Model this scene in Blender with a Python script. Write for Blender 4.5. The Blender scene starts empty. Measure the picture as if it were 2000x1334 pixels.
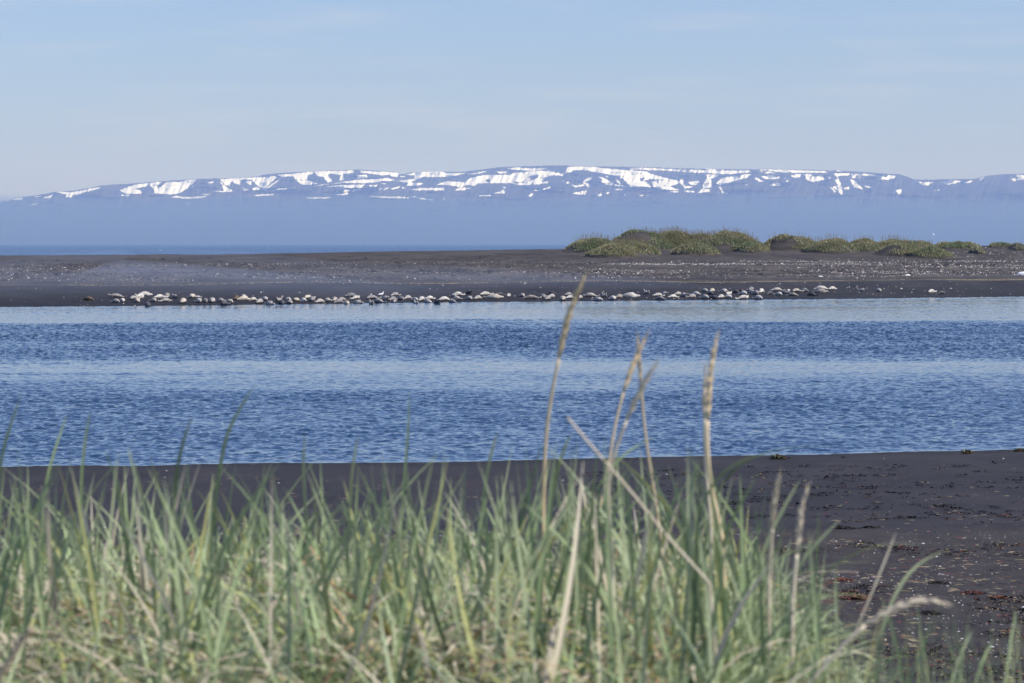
import bpy, math, random
import numpy as np
from mathutils import Vector, Matrix

random.seed(7); RNG = np.random.default_rng(11)
scene = bpy.context.scene
COL = scene.collection
PI = math.pi

# ------------------------------------------------------------------ camera
F = 5556.0                       # focal length in photo pixels (100 mm on 36 mm, 2000 px wide)
CAMZ = 5.1
PITCH = math.atan(192.0 / F)     # horizon stands 192 px above the middle
cam_d = bpy.data.cameras.new("camera"); cam = bpy.data.objects.new("camera", cam_d); COL.objects.link(cam)
cam_d.lens = 100.0; cam_d.sensor_width = 36.0; cam_d.sensor_fit = 'HORIZONTAL'
cam_d.clip_start = 0.1; cam_d.clip_end = 60000.0
cam.location = (0, 0, CAMZ); cam.rotation_euler = (PI / 2 - PITCH, 0, 0)
cam_d.dof.use_dof = True; cam_d.dof.focus_distance = 215.0
cam_d.dof.aperture_fstop = 12.0
scene.camera = cam

# ------------------------------------------------------------------ sky, sun, exposure
SUN_EL = math.radians(44); SUN_AZ = math.radians(104)   # azimuth from +Y (view direction) towards +X
sun_dir = Vector((math.sin(SUN_AZ) * math.cos(SUN_EL), math.cos(SUN_AZ) * math.cos(SUN_EL), math.sin(SUN_EL)))
sd = bpy.data.lights.new("sun", 'SUN'); sun = bpy.data.objects.new("sun", sd); COL.objects.link(sun)
sd.energy = 5.0; sd.angle = math.radians(0.53); sd.color = (1.0, 0.94, 0.83)
sun.rotation_euler = sun_dir.to_track_quat('Z', 'Y').to_euler()

world = bpy.data.worlds.new("World"); scene.world = world; world.use_nodes = True
wn = world.node_tree; wn.nodes.clear()
def N(t, typ, **kw):
    n = t.nodes.new(typ)
    for k, v in kw.items():
        if k.startswith('i_'):
            n.inputs[k[2:].replace('_', ' ')].default_value = v
        else:
            setattr(n, k, v)
    return n
sky = N(wn, 'ShaderNodeTexSky', sky_type='NISHITA')
sky.sun_disc = False; sky.sun_elevation = SUN_EL; sky.sun_rotation = SUN_AZ
sky.altitude = 0; sky.air_density = 1.0; sky.dust_density = 0.6; sky.ozone_density = 1.6
# faint streaks of high thin cloud low in the sky
tc = N(wn, 'ShaderNodeTexCoord'); mp = N(wn, 'ShaderNodeMapping'); mp.inputs['Scale'].default_value = (9, 9, 95)
nz = N(wn, 'ShaderNodeTexNoise'); nz.inputs['Scale'].default_value = 1.6; nz.inputs['Detail'].default_value = 4
cr = N(wn, 'ShaderNodeValToRGB'); cr.color_ramp.elements[0].position = 0.50; cr.color_ramp.elements[1].position = 0.78
cr.color_ramp.elements[1].color = (0.30, 0.30, 0.30, 1)
mixc = N(wn, 'ShaderNodeMix', data_type='RGBA'); mixc.inputs[7].default_value = (6.6, 6.9, 7.4, 1)
tint = N(wn, 'ShaderNodeMix', data_type='RGBA', blend_type='MULTIPLY'); tint.inputs[0].default_value = 1.0
tint.inputs[7].default_value = (0.88, 0.995, 1.38, 1)
bg = N(wn, 'ShaderNodeBackground'); bg.inputs['Strength'].default_value = 0.103
wo = N(wn, 'ShaderNodeOutputWorld')
L = wn.links.new
L(tc.outputs['Generated'], mp.inputs['Vector']); L(mp.outputs[0], nz.inputs['Vector']); L(nz.outputs[0], cr.inputs[0])
L(sky.outputs[0], tint.inputs[6]); L(tint.outputs[2], mixc.inputs[6]); L(cr.outputs[0], mixc.inputs[0])
L(mixc.outputs[2], bg.inputs[0]); L(bg.outputs[0], wo.inputs[0])

scene.view_settings.view_transform = 'Standard'; scene.view_settings.look = 'None'
scene.view_settings.gamma = 1.0; scene.view_settings.exposure = 0.0
scene.view_settings.use_curve_mapping = False
scene.render.engine = 'CYCLES'
scene.cycles.max_bounces = 7; scene.cycles.diffuse_bounces = 3; scene.cycles.glossy_bounces = 3
scene.cycles.transmission_bounces = 2; scene.cycles.volume_bounces = 1; scene.cycles.transparent_max_bounces = 6
scene.cycles.use_denoising = True

# ------------------------------------------------------------------ helpers
def pt(px, py, Y):
    """the point at distance Y (metres ahead) that the photo shows at (px, py)"""
    cx = (px - 1000.0) / F; cy = (667.0 - py) / F
    c, s = math.cos(PITCH), math.sin(PITCH)
    dx, dy, dz = cx, c + cy * s, -s + cy * c
    k = Y / dy
    return np.array([dx * k, Y, CAMZ + dz * k])

def smooth(a, b, x):
    t = np.clip((np.asarray(x, float) - a) / (b - a), 0, 1); return t * t * (3 - 2 * t)

_perm = np.random.default_rng(3).random((256, 256))
def vnoise(x, y):
    x = np.asarray(x, float); y = np.asarray(y, float)
    xi = np.floor(x).astype(int); yi = np.floor(y).astype(int); fx = x - xi; fy = y - yi
    fx = fx * fx * (3 - 2 * fx); fy = fy * fy * (3 - 2 * fy)
    g = lambda a, b: _perm[a & 255, b & 255]
    return (g(xi, yi) * (1 - fx) + g(xi + 1, yi) * fx) * (1 - fy) + (g(xi, yi + 1) * (1 - fx) + g(xi + 1, yi + 1) * fx) * fy
def fbm(x, y, o=4):
    r = 0; a = 0.5; s = 0
    for k in range(o):
        r = r + a * vnoise(x * 2 ** k + 17.3 * k, y * 2 ** k + 9.1 * k); s += a; a *= 0.5
    return r / s - 0.5

def mesh_np(name, V, Fc, mat=None, smooth_=True, parent=None, attrs=None, cols=None):
    """V (n,3), Fc (m,4) or (m,3) arrays -> one mesh object"""
    V = np.asarray(V, np.float32); Fc = np.asarray(Fc, np.int32)
    me = bpy.data.meshes.new(name); k = Fc.shape[1]
    me.vertices.add(len(V)); me.vertices.foreach_set('co', V.ravel())
    me.loops.add(Fc.size); me.loops.foreach_set('vertex_index', Fc.ravel())
    me.polygons.add(len(Fc))
    me.polygons.foreach_set('loop_start', np.arange(0, Fc.size, k, dtype=np.int32))
    me.polygons.foreach_set('loop_total', np.full(len(Fc), k, dtype=np.int32))
    if smooth_: me.polygons.foreach_set('use_smooth', np.ones(len(Fc), bool))
    for an, av in (attrs or {}).items():
        a = me.attributes.new(an, 'FLOAT', 'POINT'); a.data.foreach_set('value', np.asarray(av, np.float32).ravel())
    if cols is not None:
        a = me.attributes.new('tone', 'FLOAT_COLOR', 'POINT')
        c4 = np.ones((len(V), 4), np.float32); c4[:, :3] = cols; a.data.foreach_set('color', c4.ravel())
    me.update(calc_edges=True)
    if mat: me.materials.append(mat)
    o = bpy.data.objects.new(name, me); COL.objects.link(o)
    if parent: o.parent = parent
    return o

def grid_faces(nr, nc):
    i = np.arange(nr - 1)[:, None] * nc + np.arange(nc - 1)[None, :]
    return np.stack([i, i + 1, i + 1 + nc, i + nc], -1).reshape(-1, 4)

def tag(o, label=None, cat=None, group=None, kind=None):
    if label: o['label'] = label
    if cat: o['category'] = cat
    if group: o['group'] = group
    if kind: o['kind'] = kind
    return o
def empty(name, loc):
    o = bpy.data.objects.new(name, None); COL.objects.link(o); o.location = loc; o.empty_display_size = 0.1; return o

def new_mat(name):
    m = bpy.data.materials.new(name); m.use_nodes = True; t = m.node_tree
    b = t.nodes['Principled BSDF']; return m, t, b
def simple(name, col, rough=0.8, var=0.0, scale=20):
    m, t, b = new_mat(name)
    b.inputs['Roughness'].default_value = rough
    if var:
        n = N(t, 'ShaderNodeTexNoise'); n.inputs['Scale'].default_value = scale; n.inputs['Detail'].default_value = 4
        tcn = N(t, 'ShaderNodeTexCoord'); t.links.new(tcn.outputs['Object'], n.inputs['Vector'])
        r = N(t, 'ShaderNodeValToRGB'); r.color_ramp.elements[0].position = 0.35; r.color_ramp.elements[1].position = 0.65
        r.color_ramp.elements[0].color = tuple(c * (1 - var) for c in col) + (1,)
        r.color_ramp.elements[1].color = tuple(min(1, c * (1 + var)) for c in col) + (1,)
        t.links.new(n.outputs[0], r.inputs[0]); t.links.new(r.outputs[0], b.inputs['Base Color'])
    else:
        b.inputs['Base Color'].default_value = tuple(col) + (1,)
    return m

def ramp(t, src, stops):
    r = N(t, 'ShaderNodeValToRGB'); e = r.color_ramp.elements
    while len(e) < len(stops): e.new(0.5)
    for k, (p, c) in enumerate(stops):
        e[k].position = p; e[k].color = (c, c, c, 1) if not hasattr(c, '__len__') else tuple(c) + (1,)
    t.links.new(src, r.inputs[0]); return r.outputs[0]
def noise(t, vec, scale, detail=4, rough=0.5, dist=0):
    n = N(t, 'ShaderNodeTexNoise'); n.inputs['Scale'].default_value = scale; n.inputs['Detail'].default_value = detail
    n.inputs['Roughness'].default_value = rough; n.inputs['Distortion'].default_value = dist
    t.links.new(vec, n.inputs['Vector']); return n.outputs[0]
def mapped(t, vec, sc, loc=(0, 0, 0)):
    m = N(t, 'ShaderNodeMapping'); m.inputs['Scale'].default_value = sc; m.inputs['Location'].default_value = loc
    t.links.new(vec, m.inputs['Vector']); return m.outputs[0]
def mixrgb(t, fac, a, b, mode='MIX'):
    m = N(t, 'ShaderNodeMix', data_type='RGBA', blend_type=mode)
    for sock, v in ((0, fac), (6, a), (7, b)):
        if isinstance(v, (int, float)): m.inputs[sock].default_value = v
        elif isinstance(v, tuple): m.inputs[sock].default_value = v + (1,) if len(v) == 3 else v
        else: t.links.new(v, m.inputs[sock])
    return m.outputs[2]
def mth(t, op, a, b=0.0, c=None):
    m = N(t, 'ShaderNodeMath', operation=op)
    for k, v in enumerate((a, b) if c is None else (a, b, c)):
        if isinstance(v, (int, float)): m.inputs[k].default_value = v
        else: t.links.new(v, m.inputs[k])
    return m.outputs[0]
def geo_pos(t):
    return N(t, 'ShaderNodeNewGeometry').outputs['Position']
def attr(t, name):
    return N(t, 'ShaderNodeAttribute', attribute_name=name)

# ------------------------------------------------------------------ the lie of the land
def far_shore(u):                                     # distance of the sandbar's waterline
    px = np.clip(u, -0.4, 0.4) * F + 1000
    y = 600 - 0.010 * px + 0.9 * np.sin(px / 190.0) * 0.6
    return CAMZ * F / (y - 475)
BAR_T = [-60, -8, 0, 20, 40, 60, 90, 140, 170, 175, 200, 260]
def dune_bumps():
    # (px, base y, half width px, top y, distance) of the grassy mounds on the bar
    return [(1158, 494, 50, 466, 392), (1205, 499, 52, 478, 376), (1250, 497, 62, 452, 404), (1235, 499, 48, 472, 380), (1318, 494, 60, 452, 410),
            (1365, 497, 50, 459, 408), (1360, 496, 42, 475, 384), (1425, 495, 62, 455, 402), (1470, 494, 30, 474, 394), (1545, 493, 50, 457, 404), (1622, 493, 46, 467, 396),
            (1686, 491, 36, 471, 402), (1742, 491, 38, 467, 406), (1785, 491, 40, 470, 410), (1755, 494, 40, 479, 388), (1815, 496, 40, 482, 384),
            (1848, 489, 24, 475, 412), (1872, 489, 17, 473, 414), (1895, 489, 20, 475, 414), (1908, 492, 10, 483, 398),
            (1955, 487, 22, 475, 418), (1990, 488, 18, 475, 412), (2060, 489, 40, 470, 410), (2140, 490, 40, 462, 405), (2220, 490, 50, 458, 405)]
BUMPS = []
def far_h0(x, Y):
    u = x / Y; t = Y - far_shore(u)
    crest = np.interp(u, [-0.2, -0.09, 0.0, 0.08, 0.2], [3.25, 3.55, 4.15, 4.45, 4.75])
    z170 = crest; z140 = crest * 0.93
    base = np.interp(t, [-60, -8, 0, 20, 40, 60, 90], [-3, -0.35, 0, 0.7, 1.38, 2.0, 2.6])
    k = smooth(90, 165, t)
    z = base * (1 - k) + crest * k
    z = np.where(t < 0, base, z)
    z = z - 6.5 * smooth(178, 300, t) * (1 - 0.6 * smooth(0.02, 0.05, u))
    return z
for (bx, by, bw, ty, D) in dune_bumps():
    c = pt(bx, by, D)
    g = float(far_h0(c[0], D)); top = pt(bx, ty, D)[2]
    BUMPS.append((c[0], D, bw * D / F, top - g))
def far_bump(x, Y):
    b = np.zeros(np.broadcast(x, Y).shape)
    for (bx, bY, hw, h) in BUMPS:
        r2 = ((x - bx) / (hw * 1.25)) ** 2 + ((Y - bY) / max(hw * 1.9, 5.5)) ** 2
        v = h * np.clip(1 - r2, 0, 1) ** 1.12
        b = np.maximum(b, v)
    return b
def far_h(x, Y):
    x = np.asarray(x, float); Y = np.asarray(Y, float)
    t = Y - far_shore(x / Y)
    z = far_h0(x, Y) + far_bump(x, Y) * (0.95 + 0.5 * fbm(x * 0.3, Y * 0.3, 3))
    z = z + (fbm(x * 0.12, Y * 0.12, 3) * 0.22 + fbm(x * 0.7, Y * 0.5, 2) * 0.06) * smooth(2, 60, t)
    return z

NEAR_Y = [-8, 2, 5, 6.6, 8, 10, 13, 16, 24, 32, 38, 39.4, 41, 52, 66, 70, 90]
NEAR_Z = [4.2, 4.2, 4.28, 4.22, 3.75, 3.05, 2.35, 1.98, 1.48, 1.30, 1.18, 1.02, 0.95, 0.52, 0.0, -0.16, -1.4]
def near_h(x, Y):
    x = np.asarray(x, float); Y = np.asarray(Y, float)
    u = x / np.maximum(Y, 3.0)
    px = np.clip(u, -0.4, 0.4) * F + 1000
    ysh = np.interp(px, [-1200, 0, 500, 900, 1200, 1500, 2000, 3200], [930, 914, 904.5, 902, 897, 890, 875.5, 850])
    sh = CAMZ * F / (ysh - 475)
    Yp = np.where(Y > 20, 20 + (Y - 20) * (46.0 / (sh - 20)), Y)
    z = np.interp(Yp, NEAR_Y, NEAR_Z)
    z = z - 0.75 * smooth(0.075, 0.15, u) * (1 - smooth(8, 13, Y))
    z = z + fbm(x * 1.1, Y * 1.1, 4) * 0.16 * (1 - smooth(7, 14, Y))
    z = z + fbm(x * 0.5 + 50, Y * 0.35, 4) * 0.10 * smooth(10, 14, Y) * (1 - smooth(34, 44, Yp))
    z = z + fbm(x * 3.1 + 50, Y * 2.2, 3) * 0.028 * smooth(10, 14, Y) * (1 - smooth(33, 40, Yp))
    z = z + fbm(x * 0.25 + 9, Y * 0.12, 3) * 0.05 * smooth(41, 50, Yp)
    return z

def ray_hit(px, py, hf, y0, y1, step=0.25):
    Y = np.arange(y0, y1, step)
    d = pt(px, py, 1.0); x = d[0] * Y; z = CAMZ + (d[2] - CAMZ) * Y
    h = np.maximum(hf(x, Y), 0.0)
    k = np.argmax(z <= h)
    if not (z <= h).any(): k = len(Y) - 1
    return np.array([x[k], Y[k], h[k]])

# ------------------------------------------------------------------ materials of the ground
def sand_near_mat():
    m, t, b = new_mat('black_sand'); P = geo_pos(t)
    sep = N(t, 'ShaderNodeSeparateXYZ'); t.links.new(P, sep.inputs[0])
    Yn = sep.outputs['Y']
    big = noise(t, mapped(t, P, (0.55, 0.22, 1)), 1.0, 7, 0.66)
    fine = noise(t, P, 60, 3, 0.7)
    mid = noise(t, mapped(t, P, (1.2, 0.6, 1)), 2.2, 5, 0.6)
    grain = noise(t, P, 240, 2, 0.7)
    c1 = mixrgb(t, ramp(t, big, [(0.35, 0), (0.65, 1)]), (0.022, 0.0195, 0.022), (0.041, 0.036, 0.0385))
    dry = mixrgb(t, ramp(t, mid, [(0.35, 0), (0.65, 1)]), (0.033, 0.027, 0.025), (0.056, 0.046, 0.041))
    isdry = mth(t, 'LESS_THAN', Yn, 39.2)
    yn2 = mth(t, 'ADD', Yn, mth(t, 'MULTIPLY', big, 3.0))
    dr = N(t, 'ShaderNodeMapRange'); dr.inputs[1].default_value = 40.8; dr.inputs[2].default_value = 39.6; t.links.new(yn2, dr.inputs[0])
    col = mixrgb(t, dr.outputs[0], c1, dry)
    wet = N(t, 'ShaderNodeMapRange'); wet.inputs[1].default_value = 0.10; wet.inputs[2].default_value = 0.02; t.links.new(mth(t, 'ADD', sep.outputs['Z'], mth(t, 'MULTIPLY', mth(t, 'SUBTRACT', mid, 0.5), 0.05)), wet.inputs[0])
    col = mixrgb(t, mth(t, 'MULTIPLY', wet.outputs[0], 0.45), col, (0.012, 0.011, 0.013))
    col = mixrgb(t, 1.0, col, ramp(t, fine, [(0.3, 0.75), (0.7, 1.25)]), 'MULTIPLY')
    col = mixrgb(t, ramp(t, grain, [(0.70, 0), (0.78, 0.35)]), col, (0.25, 0.24, 0.23))
    t.links.new(col, b.inputs['Base Color']); b.inputs['Roughness'].default_value = 0.75
    b.inputs['Specular IOR Level'].default_value = 0.25
    bp = N(t, 'ShaderNodeBump'); bp.inputs['Strength'].default_value = 0.6; bp.inputs['Distance'].default_value = 0.02
    t.links.new(mth(t, 'ADD', fine, mth(t, 'MULTIPLY', mid, 2.0)), bp.inputs['Height']); t.links.new(bp.outputs[0], b.inputs['Normal'])
    return m
def sand_far_mat():
    m, t, b = new_mat('black_sand_bar'); P = geo_pos(t)
    tt = attr(t, 'inland').outputs['Fac']
    wob = noise(t, mapped(t, P, (0.02, 0.02, 1)), 1.0, 3)
    tw = mth(t, 'ADD', tt, mth(t, 'MULTIPLY', mth(t, 'SUBTRACT', wob, 0.5), 22.0))
    tn = mth(t, 'DIVIDE', tw, 200.0)
    base = ramp(t, tn, [(0.0, (0.020, 0.019, 0.022)), (0.085, (0.030, 0.027, 0.029)), (0.17, (0.035, 0.032, 0.034)), (0.182, (0.080, 0.069, 0.058)),
                        (0.195, (0.045, 0.041, 0.041)), (0.24, (0.082, 0.072, 0.064)), (0.30, (0.080, 0.068, 0.058)), (0.5, (0.068, 0.058, 0.049)), (0.9, (0.060, 0.051, 0.047))])
    st = noise(t, mapped(t, P, (0.16, 0.07, 1)), 1.0, 6, 0.72)
    base = mixrgb(t, 1.0, base, ramp(t, st, [(0.35, 0.6), (0.65, 1.4)]), 'MULTIPLY')
    # dark drifts of weed in the wrack zone
    wz = ramp(t, tn, [(0.20, 0), (0.26, 1), (0.62, 0.8), (0.75, 0.0)])
    wn_ = noise(t, mapped(t, P, (0.40, 0.11, 1)), 1.0, 6, 0.75)
    wm = mth(t, 'MULTIPLY', ramp(t, wn_, [(0.52, 0), (0.60, 1)]), wz)
    base = mixrgb(t, mth(t, 'MULTIPLY', wm, 0.75), base, (0.028, 0.022, 0.022))
    sp = noise(t, mapped(t, P, (4.0, 1.2, 1)), 1.0, 2, 0.7)
    sm = mth(t, 'MULTIPLY', ramp(t, sp, [(0.66, 0), (0.74, 1)]), wz)
    base = mixrgb(t, mth(t, 'MULTIPLY', sm, 0.4), base, (0.32, 0.30, 0.29))
    t.links.new(base, b.inputs['Base Color'])
    b.inputs['Roughness'].default_value = 0.8; b.inputs['Specular IOR Level'].default_value = 0.2
    bp = N(t, 'ShaderNodeBump'); bp.inputs['Strength'].default_value = 0.7; bp.inputs['Distance'].default_value = 0.15
    t.links.new(wn_, bp.inputs['Height']); t.links.new(bp.outputs[0], b.inputs['Normal'])
    return m

# ------------------------------------------------------------------ beach and foreground dune (one sheet of sand)
Yr = np.concatenate([np.arange(-8, 2, 0.5), np.geomspace(2, 90, 620)])
uc = np.linspace(-1, 1, 420)
YY, UU = np.meshgrid(Yr, uc, indexing='ij'); XX = UU * 0.42 * (np.maximum(YY, -6) + 9)
ZZ = near_h(XX, YY)
beach = mesh_np('beach', np.stack([XX, YY, ZZ], -1).reshape(-1, 3), grid_faces(len(Yr), len(uc)), sand_near_mat())
tag(beach, 'dark volcanic sand beach in front of the channel', kind='structure')

# ------------------------------------------------------------------ the sandbar with its dunes
Yr = np.concatenate([np.linspace(195, 360, 330), np.linspace(360.5, 425, 230), np.linspace(426, 620, 60)])
uc = np.concatenate([np.linspace(-0.5, -0.2, 30)[:-1], np.linspace(-0.2, 0.0, 260)[:-1], np.linspace(0.0, 0.21, 520), np.linspace(0.21, 0.5, 40)[1:]])
YY, UU = np.meshgrid(Yr, uc, indexing='ij'); XX = UU * YY
ZZ = far_h(XX, YY)
bar = mesh_np('sandbar', np.stack([XX, YY, ZZ], -1).reshape(-1, 3), grid_faces(len(Yr), len(uc)), sand_far_mat(),
              attrs={'inland': YY - far_shore(UU)})
tag(bar, 'long low bar of dark sand across the channel with grassy dunes at its right', kind='structure')

# ------------------------------------------------------------------ water
def water_mat(name, sea=False):
    m, t, b = new_mat(name)
    b.inputs['Base Color'].default_value = (0.018, 0.048, 0.105, 1); b.inputs['Roughness'].default_value = 0.07
    b.inputs['IOR'].default_value = 1.333
    if sea:
        # open sea: slopes of the chop worked out from the noise itself, so distance does not iron them flat
        P = geo_pos(t)
        def h(off):
            v = N(t, 'ShaderNodeVectorMath', operation='ADD'); t.links.new(P, v.inputs[0]); v.inputs[1].default_value = off
            return noise(t, mapped(t, v.outputs[0], (0.06, 0.03, 1)), 1.0, 4, 0.7)
        h0, hx, hy = h((0, 0, 0)), h((1.5, 0, 0)), h((0, 1.5, 0))
        sx = mth(t, 'MULTIPLY', mth(t, 'SUBTRACT', h0, hx), 1.6); sy = mth(t, 'MULTIPLY', mth(t, 'ABSOLUTE', mth(t, 'SUBTRACT', h0, hy)), -3.2)
        cb = N(t, 'ShaderNodeCombineXYZ'); t.links.new(sx, cb.inputs[0]); t.links.new(mth(t, 'SUBTRACT', sy, 0.06), cb.inputs[1]); cb.inputs[2].default_value = 1.0
        nm = N(t, 'ShaderNodeVectorMath', operation='NORMALIZE'); t.links.new(cb.outputs[0], nm.inputs[0]); t.links.new(nm.outputs[0], b.inputs['Normal'])
    return m
def sheet(name, x0, x1, y0, y1, z, nx, ny, mat):
    X, Y = np.meshgrid(np.linspace(x0, x1, nx), np.linspace(y0, y1, ny))
    return mesh_np(name, np.stack([X, Y, np.full(X.shape, z)], -1).reshape(-1, 3), grid_faces(ny, nx), mat)
def channel():
    Yr = np.concatenate([np.arange(58, 112, 0.09), np.arange(112, 292, 0.2)])
    uc = np.concatenate([np.linspace(-0.55, -0.205, 30)[:-1], np.linspace(-0.205, 0.205, 860), np.linspace(0.205, 0.55, 30)[1:]])
    Y, U = np.meshgrid(Yr, uc, indexing='ij'); X = U * Y
    # how choppy: calm along the far shore and in one strip across the middle
    Yw = Y + fbm(X * 0.022, Y * 0.05, 4) * 44 * smooth(105, 165, Y) + fbm(X * 0.035 + 9, Y * 0.10, 5) * 17 * smooth(75, 100, Y) + fbm(X * 0.03 + 5, Y * 0.8, 4) * 12 * smooth(95, 160, Y)
    dsh = far_shore(U) - Y
    A = np.interp(Yw, [60, 66, 95, 102, 108, 118, 125, 134, 166, 178, 190, 300], [0.8, 0.75, 0.78, 0.62, 0.24, 0.20, 0.9, 1.25, 1.2, 0.8, 0.16, 0.10])
    A = A + 0.55 * np.clip(fbm(X * 0.035 + 20, Y * 0.55, 4) * 3.2 - 0.35, 0, 1) * (A < 0.4) * smooth(100, 106, Y)
    A = np.where(dsh < 7, np.maximum(A, 0.34 * smooth(7, 5, dsh)), A)            # a narrow ruffled line at the far edge
    pat = np.clip(0.95 + (0.5 + 0.8 * smooth(95, 120, Y)) * fbm(X * 0.035, Y * 0.09, 3) + 0.7 * fbm(X * 0.16 + 40, Y * 0.16, 3), 0.4, 1.6)
    def rot(a): c, s_ = math.cos(a), math.sin(a); return X * c - Y * s_, X * s_ + Y * c
    H = 0
    for a, cx, cy, am in ((0.18, 1.6, 1.2, 0.028), (-0.25, 0.55, 0.52, 0.045), (0.42, 0.32, 0.34, 0.055), (-0.5, 0.18, 0.2, 0.034)):
        x_, y_ = rot(a); H = H + am * (1 - 2 * np.abs(vnoise(x_ / cx + 3, y_ / cy + 11) - 0.5) * 1.0 + vnoise(x_ / cx * 1.3 + 70, y_ / cy * 1.3 + 30) - 1.0)
    Z = H * A * pat * np.where(Y < 80, smooth(-0.03, 0.07, -near_h(X, np.minimum(Y, 89.0))), 1.0)
    o = mesh_np('water', np.stack([X, Y, Z], -1).reshape(-1, 3), grid_faces(len(Yr), len(uc)), water_mat('channel_water'))
    tag(o, 'blue channel of rippled water with two calm pale strips', kind='structure')
channel()
s = sheet('sea', -9000, 9000, 345, 24500, 0.0, 30, 60, water_mat('sea_water', True))
tag(s, 'strip of blue open sea beyond the sandbar', kind='structure')

# ------------------------------------------------------------------ snow-patched mountains
RIDGE = [(-600, 402), (-200, 400), (0, 395), (20, 389), (50, 384), (75, 381), (110, 374), (140, 373), (175, 367), (200, 362), (260, 358), (330, 353), (380, 350), (440, 348), (500, 345),
         (520, 340), (560, 337), (620, 334), (700, 331), (770, 336), (782, 341), (800, 337), (850, 335), (900, 336), (940, 331), (970, 327), (1000, 325), (1050, 324), (1100, 323),
         (1150, 325), (1250, 326), (1350, 329), (1450, 331), (1500, 330), (1600, 332), (1640, 333), (1700, 337), (1760, 341), (1785, 350), (1800, 351), (1850, 350), (1905, 349),
         (1930, 343), (1960, 340), (2000, 339), (2100, 336), (2600, 350)]
G_ = (600, 320, 5.714); E_ = (900, 320, 5.714); F_ = (1250, 320, 5.714); D_ = (1500, 310, 4.0); H_ = (200, 320, 5.0); A_ = (0, 310, 4.0)
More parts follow.
